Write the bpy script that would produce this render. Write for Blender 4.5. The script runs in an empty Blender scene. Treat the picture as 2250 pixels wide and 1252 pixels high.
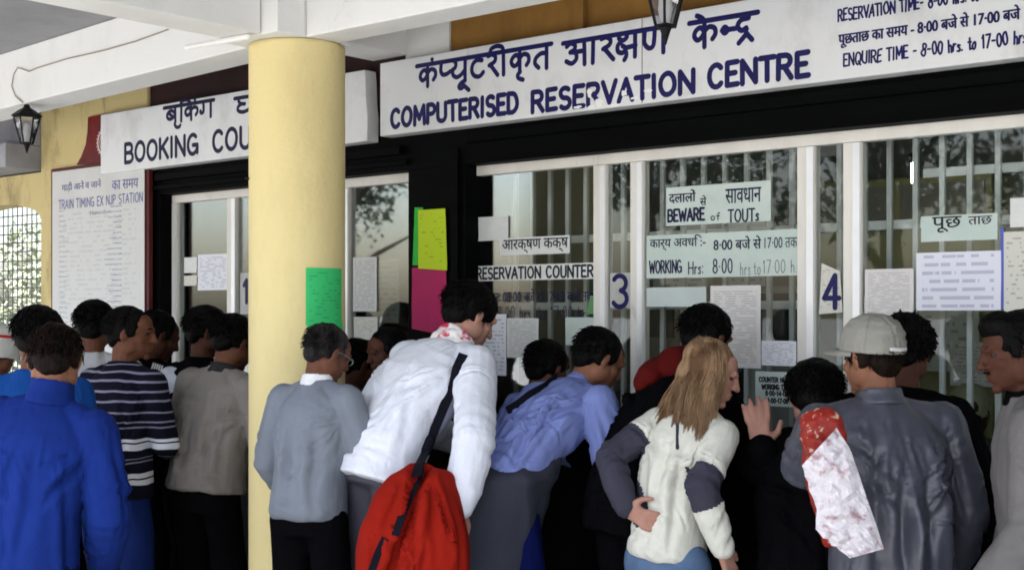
import bpy, math, random
import numpy as np
from mathutils import Vector, Matrix, noise
R = math.radians
rnd = random.Random(7)
scene = bpy.context.scene
C = scene.collection

# ------------------------------------------------------------------ camera, light, exposure
# X runs along the ticket office front, Y towards it; the camera stands at the origin.
CAM_Z, FOC, CX, HY = 1.6, 2900.0, 1125.0, 690.0
YAW = R(40.0)
cam = bpy.data.cameras.new('camera'); cam_o = bpy.data.objects.new('camera', cam); C.objects.link(cam_o)
cam_o.location = (0, 0, CAM_Z); cam_o.rotation_euler = (R(90), 0, YAW)
cam.sensor_width = 36; cam.lens = FOC / 2250 * 36; cam.shift_y = (HY - 626) / 2250
cam.clip_start = .05; cam.clip_end = 2000
scene.camera = cam_o
SUN_EL, SUN_AZ = 64.0, 172.0          # azimuth clockwise from +Y
w = bpy.data.worlds.new('World'); scene.world = w; w.use_nodes = True
nt = w.node_tree; bg = nt.nodes['Background']
sky = nt.nodes.new('ShaderNodeTexSky'); sky.sky_type = 'NISHITA'; sky.sun_disc = False
sky.sun_elevation = R(SUN_EL); sky.sun_rotation = R(SUN_AZ); sky.air_density = 1.0; sky.dust_density = 4.0; sky.ozone_density = .6
nt.links.new(sky.outputs[0], bg.inputs[0]); bg.inputs[1].default_value = .15
sl = bpy.data.lights.new('sun', 'SUN'); sl.energy = 3.2; sl.angle = R(12); sl.color = (1, .95, .87)
so = bpy.data.objects.new('sun', sl); C.objects.link(so); so.location = (0, -20, 30)
so.rotation_euler = (R(90 - SUN_EL), 0, R(180 - SUN_AZ))
scene.view_settings.view_transform = 'Standard'; scene.view_settings.look = 'None'
scene.view_settings.exposure = 2.18; scene.view_settings.gamma = 1
scene.cycles.filter_width = 1.8

# ------------------------------------------------------------------ helpers
cs, sn = math.cos(YAW), math.sin(YAW)
def at(px, py, d):                    # a point seen at pixel px, py, d metres ahead
    r = (px - CX) / FOC * d
    return Vector((cs * r - sn * d, sn * r + cs * d, CAM_Z + (HY - py) / FOC * d))
def onY(px, py, Y):                   # the same on the upright plane y = Y
    return at(px, py, Y / (sn * (px - CX) / FOC + cs))

def new_mat(name, col, rough=.7, var=.0, scale=8.0, bump=0.0, bscale=60.0, spec=.3, metal=0.0, col2=None, stretch=(1, 1, 1), detail=5, bstretch=None):
    m = bpy.data.materials.new(name); m.use_nodes = True
    t = m.node_tree; b = t.nodes['Principled BSDF']
    b.inputs['Roughness'].default_value = rough; b.inputs['Metallic'].default_value = metal
    b.inputs['Specular IOR Level'].default_value = spec
    c = (*col, 1)
    b.inputs['Base Color'].default_value = c
    tc = t.nodes.new('ShaderNodeTexCoord')
    if var or col2:
        mp = t.nodes.new('ShaderNodeMapping'); mp.inputs['Scale'].default_value = stretch
        n = t.nodes.new('ShaderNodeTexNoise'); n.inputs['Scale'].default_value = scale; n.inputs['Detail'].default_value = detail
        rp = t.nodes.new('ShaderNodeValToRGB')
        rp.color_ramp.elements[0].position = .35; rp.color_ramp.elements[1].position = .7
        c2 = (*(col2 if col2 else tuple(x * (1 - var) for x in col)), 1)
        rp.color_ramp.elements[0].color = c2; rp.color_ramp.elements[1].color = c
        t.links.new(tc.outputs['Object'], mp.inputs[0]); t.links.new(mp.outputs[0], n.inputs['Vector'])
        t.links.new(n.outputs[0], rp.inputs[0]); t.links.new(rp.outputs[0], b.inputs['Base Color'])
    if bump:
        mp2 = t.nodes.new('ShaderNodeMapping'); mp2.inputs['Scale'].default_value = bstretch or (1, 1, 1)
        n2 = t.nodes.new('ShaderNodeTexNoise'); n2.inputs['Scale'].default_value = bscale; n2.inputs['Detail'].default_value = 4
        bp = t.nodes.new('ShaderNodeBump'); bp.inputs['Strength'].default_value = bump; bp.inputs['Distance'].default_value = .01
        t.links.new(tc.outputs['Object'], mp2.inputs[0]); t.links.new(mp2.outputs[0], n2.inputs['Vector'])
        t.links.new(n2.outputs[0], bp.inputs['Height']); t.links.new(bp.outputs[0], b.inputs['Normal'])
    return m

def stained(name, col, stain, rough=.75, lo=.48, hi=.72, scale=2.2, stretch=(1, 1, .45), bump=.15):
    """painted plaster: broad stains plus fine speckle"""
    m = new_mat(name, col, rough, 0, col2=None, bump=bump, bscale=45)
    t = m.node_tree; b = t.nodes['Principled BSDF']; tc = t.nodes.new('ShaderNodeTexCoord')
    mp = t.nodes.new('ShaderNodeMapping'); mp.inputs['Scale'].default_value = stretch
    n = t.nodes.new('ShaderNodeTexNoise'); n.inputs['Scale'].default_value = scale; n.inputs['Detail'].default_value = 9; n.inputs['Roughness'].default_value = .68
    rp = t.nodes.new('ShaderNodeValToRGB'); rp.color_ramp.elements[0].position = lo; rp.color_ramp.elements[1].position = hi
    rp.color_ramp.elements[0].color = (*col, 1); rp.color_ramp.elements[1].color = (*stain, 1)
    t.links.new(tc.outputs['Object'], mp.inputs[0]); t.links.new(mp.outputs[0], n.inputs['Vector'])
    t.links.new(n.outputs[0], rp.inputs[0]); t.links.new(rp.outputs[0], b.inputs['Base Color'])
    return m

class V:
    """collects closed shapes; build() links them as one mesh"""
    def __init__(s): s.v = []; s.f = []; s.mi = []; s.cur = 0
    def add(s, vs, fs):
        o = len(s.v); s.v += [tuple(p) for p in vs]; s.f += [tuple(i + o for i in f) for f in fs]; s.mi += [s.cur] * len(fs)
    def box(s, a, b):
        (x0, y0, z0), (x1, y1, z1) = [min(p, q) for p, q in zip(a, b)], [max(p, q) for p, q in zip(a, b)]
        s.add([(x0, y0, z0), (x1, y0, z0), (x1, y1, z0), (x0, y1, z0), (x0, y0, z1), (x1, y0, z1), (x1, y1, z1), (x0, y1, z1)],
              [(0, 3, 2, 1), (4, 5, 6, 7), (0, 1, 5, 4), (1, 2, 6, 5), (2, 3, 7, 6), (3, 0, 4, 7)])
    def ell(s, c, r, M=None, nu=18, nv=12, fn=None):
        M = M or Matrix.Identity(3); vs = []; fs = []
        for j in range(1, nv):
            ph = math.pi * j / nv
            for i in range(nu):
                th = 2 * math.pi * i / nu
                p = Vector((math.sin(ph) * math.cos(th) * r[0], math.sin(ph) * math.sin(th) * r[1], math.cos(ph) * r[2]))
                vs.append(Vector(c) + M @ p)
        top = len(vs); vs.append(Vector(c) + M @ Vector((0, 0, r[2]))); bot = len(vs); vs.append(Vector(c) + M @ Vector((0, 0, -r[2])))
        for j in range(nv - 2):
            for i in range(nu):
                k = (i + 1) % nu
                fs.append((j * nu + i, (j + 1) * nu + i, (j + 1) * nu + k, j * nu + k))
        for i in range(nu):
            k = (i + 1) % nu
            fs.append((top, i, k)); fs.append((bot, (nv - 2) * nu + k, (nv - 2) * nu + i))
        s.add(vs, fs)
    def loft(s, rings):
        """rings: lists of points, equal counts; ends capped"""
        n = len(rings[0]); vs = [p for r in rings for p in r]; fs = []
        for j in range(len(rings) - 1):
            for i in range(n):
                k = (i + 1) % n
                fs.append((j * n + i, j * n + k, (j + 1) * n + k, (j + 1) * n + i))
        fs.append(tuple(reversed(range(n)))); fs.append(tuple((len(rings) - 1) * n + i for i in range(n)))
        s.add(vs, fs)
    def tube(s, pts, rad, n=10, dome=True, flat=None):
        """tapered round tube with rounded ends through pts"""
        pts = [Vector(p) for p in pts]; rad = list(rad) if hasattr(rad, '__len__') else [rad] * len(pts)
        if dome:
            a = (pts[0] - pts[1]).normalized(); b = (pts[-1] - pts[-2]).normalized()
            P = []; Q = []
            for k in (85, 60, 30):
                P.append(pts[0] + a * rad[0] * math.sin(R(k))); Q.append(rad[0] * math.cos(R(k)))
            P += pts; Q += rad
            for k in (30, 60, 85):
                P.append(pts[-1] + b * rad[-1] * math.sin(R(k))); Q.append(rad[-1] * math.cos(R(k)))
            pts, rad = P, Q
        t0 = (pts[1] - pts[0]).normalized(); up = Vector((0, 0, 1)) if abs(t0.z) < .9 else Vector((1, 0, 0))
        u = t0.cross(up).normalized(); rings = []
        for i, p in enumerate(pts):
            t = (pts[min(i + 1, len(pts) - 1)] - pts[max(i - 1, 0)]).normalized()
            u = (u - t * u.dot(t)).normalized(); v = t.cross(u)
            rings.append([p + (u * math.cos(2 * math.pi * k / n) + v * math.sin(2 * math.pi * k / n)) * rad[i] for k in range(n)])
        if flat: rings = [[flat(q) for q in r] for r in rings]
        s.loft(rings)
    def mesh(s, name):
        m = bpy.data.meshes.new(name); m.from_pydata(s.v, [], s.f); m.update()
        import bmesh
        b = bmesh.new(); b.from_mesh(m); bmesh.ops.recalc_face_normals(b, faces=b.faces); b.to_mesh(m); b.free()
        return m
    def build(s, name, mat, parent=None, smooth=False, bevel=0):
        m = s.mesh(name)
        for q in (mat if isinstance(mat, (list, tuple)) else [mat]): m.materials.append(q)
        if isinstance(mat, (list, tuple)):
            for p, i in zip(m.polygons, s.mi): p.material_index = i
        o = bpy.data.objects.new(name, m); C.objects.link(o)
        if parent is not None: o.parent = parent
        if smooth:
            for p in m.polygons: p.use_smooth = True
        if bevel:
            md = o.modifiers.new('bevel', 'BEVEL'); md.width = bevel; md.segments = 2; md.limit_method = 'ANGLE'
        return o
def tag(o, label=None, cat=None, group=None, kind=None):
    if label: o['label'] = label
    if cat: o['category'] = cat
    if group: o['group'] = group
    if kind: o['kind'] = kind
    return o
def empty(name, loc=(0, 0, 0), rz=0):
    o = bpy.data.objects.new(name, None); C.objects.link(o); o.location = loc; o.rotation_euler = (0, 0, rz); o.empty_display_size = .1
    return o

# ------------------------------------------------------------------ writing
def text_mesh(body, weight=.0, thick=.0015, shear=0.0, space=1.0):
    c = bpy.data.curves.new('lettering', 'FONT'); c.body = body; c.offset = weight; c.extrude = thick; c.shear = shear; c.space_character = space
    c.resolution_u = 4
    o = bpy.data.objects.new('lettering', c); C.objects.link(o)
    m = bpy.data.meshes.new_from_object(o.evaluated_get(bpy.context.evaluated_depsgraph_get()))
    bpy.data.objects.remove(o); bpy.data.curves.remove(c)
    vs = np.array([v.co[:] for v in m.vertices]); fs = [tuple(p.vertices) for p in m.polygons]
    bpy.data.meshes.remove(m)
    return vs, fs
def write(b, body, x0, x1, z0, z1, Y, weight=.02, thick=.0012, jit=0, space=1.0):
    """add lettering to collector b, fitted into x0..x1, z0..z1 on the plane y = Y, facing -y"""
    vs, fs = text_mesh(body, weight, 1.0, space=space)
    lo, hi = vs.min(0), vs.max(0)
    out = []
    for x, y, z in vs:
        u = (x - lo[0]) / (hi[0] - lo[0]); q = (y - lo[1]) / (hi[1] - lo[1])
        X = x0 + u * (x1 - x0); Z = z0 + q * (z1 - z0)
        if jit: Z += jit * noise.noise(Vector((X * 9, 3.1, 0))); X += jit * noise.noise(Vector((Z * 20, X * 6, 7)))
        out.append((X, Y - .0004 - (thick if z > 0 else 0), Z))
    b.add(out, fs)
def smooth_pts(p, k=4):
    if len(p) < 3: return p
    P = [p[0]] + list(p) + [p[-1]]; out = []
    for i in range(1, len(P) - 2):
        a, b_, c, d = [np.array(q, float) for q in P[i - 1:i + 3]]
        for j in range(k):
            t = j / k
            out.append(tuple(.5 * (2 * b_ + (c - a) * t + (2 * a - 5 * b_ + 4 * c - d) * t * t + (3 * b_ - a - 3 * c + d) * t ** 3)))
    out.append(tuple(p[-1])); return out
# hand painted Devanagari: (advance, strokes); head line at y = 1, foot at y = 0
DEV = {
 'ba': (.92, [[(.72, 1), (.72, 0)], [(.72, .5), (.55, .72), (.34, .74), (.17, .55), (.2, .33), (.38, .22), (.58, .3), (.72, .5)], [(.24, .64), (.6, .32)]]),
 'u': (0, [[(-.2, 0), (-.24, -.16), (-.12, -.34), (.06, -.36), (.14, -.26)]]),
 'uu': (0, [[(-.2, 0), (-.42, -.1), (-.52, -.26), (-.4, -.34), (-.24, -.24)], [(-.3, -.2), (-.02, -.46)]]),
 'ka': (1.08, [[(.52, 1), (.52, 0)], [(.52, .58), (.38, .76), (.2, .68), (.13, .48), (.24, .3), (.4, .36), (.52, .58)], [(.52, .6), (.7, .75), (.9, .66), (.93, .44), (.82, .26)]]),
 'i': (.34, [[(.2, 1), (.2, 0)], [(.2, 1), (.16, 1.22), (.36, 1.4), (.66, 1.34), (.86, 1.02)]]),
 'dot': (0, [[(-.32, 1.28), (-.31, 1.27)]]),
 'ga': (.9, [[(.22, 1), (.24, .5), (.2, .32), (.06, .32), (.05, .44)], [(.7, 1), (.7, 0)]]),
 'gha': (1.0, [[(.82, 1), (.82, 0)], [(.2, 1), (.14, .84), (.26, .66), (.46, .62)], [(.3, .65), (.13, .52), (.12, .3), (.34, .18), (.6, .24), (.82, .42)]]),
 'pa_half': (.6, [[(.14, 1), (.12, .62), (.22, .42), (.42, .42), (.62, .52)]]),
 'ya': (.95, [[(.74, 1), (.74, 0)], [(.16, 1), (.28, .86), (.26, .66), (.12, .56)], [(.14, .56), (.14, .34), (.32, .2), (.54, .28), (.74, .48)]]),
 'tta': (.82, [[(.46, 1), (.46, .84)], [(.62, .78), (.36, .82), (.16, .66), (.12, .38), (.26, .14), (.5, .08), (.68, .24)]]),
 'ra': (.62, [[(.1, .92), (.3, .96), (.46, .82), (.4, .62), (.16, .5)], [(.2, .52), (.36, .3), (.56, .02)]]),
 'ii': (.46, [[(.22, 1), (.22, 0)], [(.22, 1), (.16, 1.3), (-.1, 1.42), (-.36, 1.3), (-.42, 1.02)]]),
 'ri': (0, [[(-.54, 0), (-.66, -.12), (-.62, -.26), (-.42, -.36)]]),
 'ta': (.86, [[(.66, 1), (.66, 0)], [(.66, .62), (.42, .66), (.2, .5), (.14, .26), (.3, .06)]]),
 'aa': (1.4, [[(.1, .84), (.26, .95), (.44, .84), (.4, .66), (.24, .58)], [(.24, .58), (.46, .52), (.5, .26), (.3, .1), (.08, .22)], [(.42, .56), (.82, .56)], [(.82, 1), (.82, 0)], [(1.16, 1), (1.16, 0)]]),
 'ksha': (1.0, [[(.2, 1), (.14, .84), (.3, .72), (.46, .84), (.4, 1)], [(.3, .72), (.12, .56), (.12, .3), (.3, .22), (.42, .38), (.3, .5)], [(.4, .34), (.44, .1), (.36, -.08)], [(.42, .4), (.78, .44)], [(.78, 1), (.78, 0)]]),
 'nna': (1.06, [[(.14, 1), (.12, .5), (.28, .24), (.46, .36), (.5, 1)], [(.82, 1), (.82, 0)]]),
 'e': (0, [[(-.56, 1), (-.68, 1.2), (-.86, 1.34)]]),
 'na_half': (.56, [[(.1, .52), (.2, .64), (.3, .52), (.2, .4), (.1, .52)], [(.3, .52), (.6, .52)]]),
 'dra': (.82, [[(.5, 1), (.5, .84)], [(.5, .84), (.24, .8), (.12, .58), (.26, .4), (.44, .48), (.42, .3), (.62, .0)], [(.44, .26), (.16, -.06)]]),
 'sp': (.5, []),
}
def hindi(b, word, x0, x1, z0, z1, Y, rad, head=True):
    """one word painted between x0 and x1, foot z0, head line z1"""
    tot = sum(DEV[g][0] for g in word); kx = (x1 - x0) / tot; kz = z1 - z0; x = 0
    strokes = []
    for g in word:
        a, ss = DEV[g]
        for s in ss: strokes.append([(x + p[0], p[1] if p[1] <= 1 else 1 + (p[1] - 1) * .72) for p in s])
        x += a
    if head: strokes.append([(-.06, 1), (tot + .02, 1)])
    for s in strokes:
        s = smooth_pts(s)
        pts = [(x0 + p[0] * kx + .003 * noise.noise(Vector((p[0] * 2, p[1] * 2, 5))), Y - .0006, z0 + p[1] * kz) for p in s]
        b.tube(pts, rad, 8, flat=lambda q: Vector((q[0], Y - .0006 + (q[1] - Y + .0006) * .12, q[2])))

def arc(cx, cy, rx, ry, a0, a1, n=9): return [(cx + rx * math.cos(R(a0 + (a1 - a0) * i / n)), cy + ry * math.sin(R(a0 + (a1 - a0) * i / n))) for i in range(n + 1)]
LAT = {
 'A': (.74, [[(.04, 0), (.37, 1), (.70, 0)], [(.16, .34), (.58, .34)]]), 'B': (.70, [[(.08, 0), (.08, 1)], [(.08, 1), (.38, 1)] + arc(.38, .76, .22, .24, 90, -90) + [(.08, .52)], [(.38, .52)] + arc(.40, .26, .25, .26, 90, -90) + [(.08, 0)]]),
 'C': (.72, [arc(.38, .5, .32, .5, 45, 315, 14)]), 'D': (.74, [[(.08, 0), (.08, 1), (.32, 1)] + arc(.32, .5, .34, .5, 80, -80, 10) + [(.32, 0), (.08, 0)]]),
 'E': (.60, [[(.54, 1), (.08, 1), (.08, 0), (.56, 0)], [(.08, .52), (.46, .52)]]), 'G': (.78, [arc(.39, .5, .33, .5, 50, 330, 14) + [(.70, .46)], [(.42, .46), (.71, .46), (.71, .06)]]),
 'H': (.74, [[(.08, 0), (.08, 1)], [(.66, 0), (.66, 1)], [(.08, .5), (.66, .5)]]), 'I': (.26, [[(.13, 0), (.13, 1)]]), 'J': (.5, [[(.4, 1), (.4, .25)] + arc(.24, .2, .16, .2, 0, -170)]),
 'K': (.68, [[(.08, 0), (.08, 1)], [(.62, 1), (.10, .42)], [(.26, .58), (.64, 0)]]), 'L': (.56, [[(.08, 1), (.08, 0), (.52, 0)]]), 'M': (.88, [[(.08, 0), (.12, 1), (.44, .3), (.76, 1), (.80, 0)]]),
 'N': (.76, [[(.08, 0), (.08, 1), (.68, 0), (.68, 1)]]), 'O': (.80, [arc(.40, .5, .33, .5, 90, 450, 18)]), 'P': (.64, [[(.08, 0), (.08, 1), (.34, 1)] + arc(.34, .74, .24, .26, 90, -90) + [(.08, .48)]]),
 'Q': (.80, [arc(.40, .5, .33, .5, 90, 450, 18), [(.46, .26), (.74, -.1)]]), 'R': (.70, [[(.08, 0), (.08, 1), (.36, 1)] + arc(.36, .75, .24, .25, 90, -90) + [(.08, .5)], [(.34, .5), (.64, 0)]]),
 'S': (.64, [arc(.33, .75, .24, .25, 40, 250, 10) + arc(.32, .25, .26, .26, 80, -140, 10)]), 'T': (.66, [[(.02, 1), (.64, 1)], [(.33, 1), (.33, 0)]]), 'U': (.72, [[(.08, 1), (.08, .3)] + arc(.36, .3, .28, .3, 180, 360, 10) + [(.64, 1)]]),
 'V': (.70, [[(.03, 1), (.35, 0), (.67, 1)]]), 'W': (.96, [[(.03, 1), (.24, 0), (.48, .8), (.72, 0), (.93, 1)]]), 'X': (.7, [[(.05, 0), (.65, 1)], [(.05, 1), (.65, 0)]]), 'Y': (.7, [[(.04, 1), (.35, .5), (.66, 1)], [(.35, .5), (.35, 0)]]),
 '0': (.62, [arc(.31, .5, .24, .5, 90, 450, 16)]), '1': (.36, [[(.06, .78), (.2, 1), (.2, 0)]]), '3': (.6, [arc(.27, .76, .24, .24, 150, -80, 10) + arc(.27, .26, .27, .26, 80, -150, 10)]), '4': (.68, [[(.48, 0), (.48, 1), (.06, .3), (.64, .3)]]),
 '7': (.56, [[(.04, 1), (.52, 1), (.2, 0)]]), '8': (.62, [arc(.31, .76, .2, .24, -90, 270, 14), arc(.31, .26, .25, .26, 90, 450, 14)]), '-': (.44, [[(.08, .46), (.36, .46)]]), '.': (.2, [[(.08, .02), (.10, .03)]]), ':': (.22, [[(.1, .1), (.11, .12)], [(.1, .6), (.11, .62)]]), ' ': (.42, []), '\u00b7': (.26, [[(.12, .46), (.14, .47)]]),
 'h': (.5, [[(.08, 0), (.08, .95)], [(.08, .4)] + arc(.24, .36, .16, .2, 150, 0, 6) + [(.40, 0)]]), 'r': (.36, [[(.08, 0), (.08, .56)], [(.08, .38), (.18, .54), (.32, .54)]]), 's': (.42, [[(.36, .48), (.2, .56), (.08, .44), (.32, .22), (.3, .04), (.06, .04)]]),
 't': (.38, [[(.16, .9), (.16, .12), (.22, .02), (.34, .06)], [(.02, .6), (.34, .6)]]), 'o': (.5, [arc(.24, .28, .18, .28, 90, 450, 12)]), 'f': (.36, [[(.34, .9), (.22, .96), (.16, .8), (.16, 0)], [(.02, .56), (.3, .56)]]),
}
def paint(b, body, x0, x1, z0, z1, Y, rad, jit=.0, gap=.10, lift=.0006):
    """hand painted lettering in even brush strokes"""
    tot = sum(LAT[c][0] + gap for c in body) - gap; kx = (x1 - x0) / tot; kz = z1 - z0; x = 0
    for c in body:
        a, ss = LAT[c]
        for s in ss:
            pts = [(x0 + (x + p[0]) * kx + jit * noise.noise(Vector((x * 3, p[1] * 2, 1))), Y - lift, z0 + p[1] * kz + jit * noise.noise(Vector((x * 3, p[0] * 2, 8)))) for p in s]
            cur = [pts[0]]                     # a brush lifts at sharp corners: a new stroke starts there
            for i in range(1, len(pts)):
                cur.append(pts[i])
                sharp = i < len(pts) - 1 and (Vector(pts[i]) - Vector(pts[i - 1])).angle(Vector(pts[i + 1]) - Vector(pts[i]), 0) > .7
                if sharp or i == len(pts) - 1:
                    if len(cur) > 1: b.tube(cur, rad, 8, flat=lambda q: Vector((q[0], Y - lift + (q[1] - Y + lift) * .1, q[2])))
                    cur = [pts[i]]
        x += a + gap
def fwrite(b, body, x0, x1, z0, z1, Y, bold=.0, thick=.0008):
    """small Devanagari: font shapes, laid twice a hair apart for weight"""
    write(b, body, x0, x1, z0, z1, Y, 0, thick)
    if bold: write(b, body, x0 + bold, x1 + bold, z0, z1, Y - .0003, 0, thick); write(b, body, x0 + bold / 2, x1 + bold / 2, z0 + bold / 2, z1 + bold / 2, Y - .0006, 0, thick)

def paper_mat(name, col, ink=(.12, .12, .16), lines=26.0, amount=.5, vert=60.0, ink_k=.45):
    """paper with rows of small unreadable print"""
    m = new_mat(name, col, .75, spec=.15, bump=.1, bscale=12); t = m.node_tree; b = t.nodes['Principled BSDF']
    tc = t.nodes.new('ShaderNodeTexCoord'); sp = t.nodes.new('ShaderNodeSeparateXYZ'); t.links.new(tc.outputs['UV'], sp.inputs[0])
    def mth(op, a, b_=None):
        n = t.nodes.new('ShaderNodeMath'); n.operation = op
        for i, q in enumerate((a, b_)):
            if q is None: continue
            if isinstance(q, (int, float)): n.inputs[i].default_value = q
            else: t.links.new(q, n.inputs[i])
        return n.outputs[0]
    row = mth('FRACT', mth('MULTIPLY', sp.outputs[1], lines))
    band = mth('MULTIPLY', mth('GREATER_THAN', row, .3), mth('LESS_THAN', row, .72))
    cmb = t.nodes.new('ShaderNodeCombineXYZ'); t.links.new(mth('MULTIPLY', sp.outputs[0], vert), cmb.inputs[0])
    t.links.new(mth('FLOOR', mth('MULTIPLY', sp.outputs[1], lines)), cmb.inputs[1])
    n = t.nodes.new('ShaderNodeTexNoise'); n.inputs['Scale'].default_value = .55; n.inputs['Detail'].default_value = 3; t.links.new(cmb.outputs[0], n.inputs['Vector'])
    word = mth('GREATER_THAN', n.outputs[0], 1 - amount)
    inside = mth('MULTIPLY', mth('MULTIPLY', mth('GREATER_THAN', sp.outputs[0], .07), mth('LESS_THAN', sp.outputs[0], .92)),
                 mth('MULTIPLY', mth('GREATER_THAN', sp.outputs[1], .05), mth('LESS_THAN', sp.outputs[1], .95)))
    fac = mth('MULTIPLY', mth('MULTIPLY', mth('MULTIPLY', band, word), inside), ink_k)
    mx = t.nodes.new('ShaderNodeMix'); mx.data_type = 'RGBA'
    mx.inputs[6].default_value = (*col, 1); mx.inputs[7].default_value = (*ink, 1)
    t.links.new(fac, mx.inputs[0]); t.links.new(mx.outputs[2], b.inputs['Base Color'])
    return m

def sheet(name, corners, mat, thick=.0012, curl=.004, nx=8, nz=10, seed=0, parent=None):
    """a thin sheet of paper or board between four corners (bl, br, tr, tl), slightly wavy, UVs 0..1"""
    bl, br, tr, tl = [Vector(c) for c in corners]
    nrm = (br - bl).cross(tl - bl).normalized()
    vs = []; uv = []
    for side in (0, 1):
        for j in range(nz + 1):
            for i in range(nx + 1):
                u, v = i / nx, j / nz
                p = bl * (1 - u) * (1 - v) + br * u * (1 - v) + tr * u * v + tl * (1 - u) * v
                wv = curl * noise.noise(Vector((u * 2.1 + seed, v * 2.3, seed * 1.7))) + curl * .9 * max(0, (u - .6)) * max(0, (.35 - v)) * 6
                vs.append(p + nrm * (abs(wv) + (thick if side == 0 else 0))); uv.append((u, v))
    n1 = (nx + 1) * (nz + 1); fs = []
    for j in range(nz):
        for i in range(nx):
            a = j * (nx + 1) + i
            fs.append((a, a + 1, a + nx + 2, a + nx + 1)); fs.append((n1 + a, n1 + a + nx + 1, n1 + a + nx + 2, n1 + a + 1))
    rim = [i for i in range(nx + 1)] + [j * (nx + 1) + nx for j in range(1, nz + 1)] + [nz * (nx + 1) + i for i in range(nx - 1, -1, -1)] + [j * (nx + 1) for j in range(nz - 1, 0, -1)]
    for k in range(len(rim)):
        a, b_ = rim[k], rim[(k + 1) % len(rim)]
        fs.append((a, n1 + a, n1 + b_, b_))
    m = bpy.data.meshes.new(name); m.from_pydata([tuple(v) for v in vs], [], fs); m.update()
    ul = m.uv_layers.new(name='UVMap')
    for lp in m.loops: ul.data[lp.index].uv = uv[lp.vertex_index]
    m.materials.append(mat)
    for p in m.polygons: p.use_smooth = False
    o = bpy.data.objects.new(name, m); C.objects.link(o)
    if parent is not None: o.parent = parent
    return o
# ------------------------------------------------------------------ materials of the place
M_white = stained('white_plaster', (.80, .80, .77), (.66, .66, .63), lo=.5, hi=.85)
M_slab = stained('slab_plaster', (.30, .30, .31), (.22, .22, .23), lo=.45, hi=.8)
M_yellow = stained('yellow_paint', (.76, .635, .31), (.54, .44, .20), lo=.5, hi=.95, scale=2.6, bump=.3)
M_yellow_old = stained('old_yellow_paint', (.60, .49, .23), (.25, .18, .08), lo=.5, hi=.75, scale=3.5)
M_yellow_shadow = stained('shadowed_yellow_paint', (.30, .15, .03), (.17, .08, .02), lo=.45, hi=.75, scale=3)  # yellow paint in the recess above the sign; its shadow is put into the colour
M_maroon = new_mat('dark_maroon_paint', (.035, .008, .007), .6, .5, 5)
M_dark = new_mat('black_green_paint', (.002, .003, .0024), .6, .6, 6, bump=.1, spec=.04, stretch=(.3, 1, 3))
M_alu = new_mat('aluminium_frame', (.80, .77, .70), .42, .14, 6, spec=.4, metal=.0, stretch=(1, 1, .3))
M_alu_lit = new_mat('aluminium_lit_side', (.86, .86, .88), .3, .1, 6, spec=.5, metal=.35)
M_bar = new_mat('grey_grille_paint', (.78, .78, .76), .45, .25, 5)
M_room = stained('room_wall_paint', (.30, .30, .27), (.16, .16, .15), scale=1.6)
M_cream = new_mat('cream_strip', (.5, .46, .34), .6, .2, 6)
M_conc = stained('platform_concrete', (.26, .265, .265), (.19, .195, .195), scale=1.2, stretch=(1, 1, 1))
M_sign = stained('sign_enamel', (.74, .75, .75), (.50, .50, .49), rough=.5, lo=.5, hi=.85, scale=4.5, stretch=(1, 1, .6), bump=.04)
M_ink = new_mat('navy_paint', (.005, .005, .105), .5, .35, 25)
M_inkd = new_mat('dark_navy_paint', (.006, .006, .05), .5, .35, 25)
M_blackink = new_mat('black_paint', (.008, .008, .016), .5)
M_iron = new_mat('black_iron', (.006, .006, .007), .5, .3, 20, spec=.15)

def thin_glass(name, rough=.02, tint=(.93, .96, .95), refl=1.0):
    m = bpy.data.materials.new(name); m.use_nodes = True; t = m.node_tree
    for n in list(t.nodes):
        if n.type == 'BSDF_PRINCIPLED': t.nodes.remove(n)
    out = t.nodes['Material Output']
    tr = t.nodes.new('ShaderNodeBsdfTransparent'); tr.inputs[0].default_value = (*tint, 1)
    gl = t.nodes.new('ShaderNodeBsdfGlossy'); gl.inputs['Roughness'].default_value = rough
    fr = t.nodes.new('ShaderNodeFresnel'); fr.inputs[0].default_value = 1.55
    k = t.nodes.new('ShaderNodeMath'); k.operation = 'MULTIPLY'; k.inputs[1].default_value = refl; k.use_clamp = True
    mx = t.nodes.new('ShaderNodeMixShader'); t.links.new(fr.outputs[0], k.inputs[0]); t.links.new(k.outputs[0], mx.inputs[0])
    t.links.new(tr.outputs[0], mx.inputs[1]); t.links.new(gl.outputs[0], mx.inputs[2]); t.links.new(mx.outputs[0], out.inputs[0])
    return m
M_glass = thin_glass('window_glass', refl=.72)

# ------------------------------------------------------------------ ground
b = V(); b.box((-400, -400, -.3), (400, 400, 0)); tag(b.build('ground', M_conc), kind='structure')

# ------------------------------------------------------------------ ticket office
YS, YW, YG = 4.42, 4.50, 4.60            # sign faces, wall face, glass
office = tag(empty('ticket_office', (-4, YW, 0)), 'dark fronted ticket office with a row of white framed counter windows', 'building')
def OP(col, name, mat, parent=office, **k):
    o = col.build(name, mat, None, **k); o.parent = parent
    o.matrix_parent_inverse = Matrix.Translation((4, -YW, 0)) if parent is office else parent.matrix_parent_inverse
    return o
XL, XR = -8.1, 2.0
xw = lambda px, Y=YG: onY(px, 500, Y).x
ZT, ZB = 2.285, 1.06                     # window head and sill
x_pillar = xw(330, YW); x_mid0, x_mid1 = xw(897, YW), xw(1022, YW); x_bk0 = xw(384, YG)
b = V()                                   # black green front
b.box((x_pillar, YW, ZT), (XR, YW + .2, 2.60))
b.box((x_pillar, YW, 0), (x_bk0, YW + .2, ZT))
b.box((x_mid0, YW, 0), (x_mid1, YW + .2, ZT))
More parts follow.
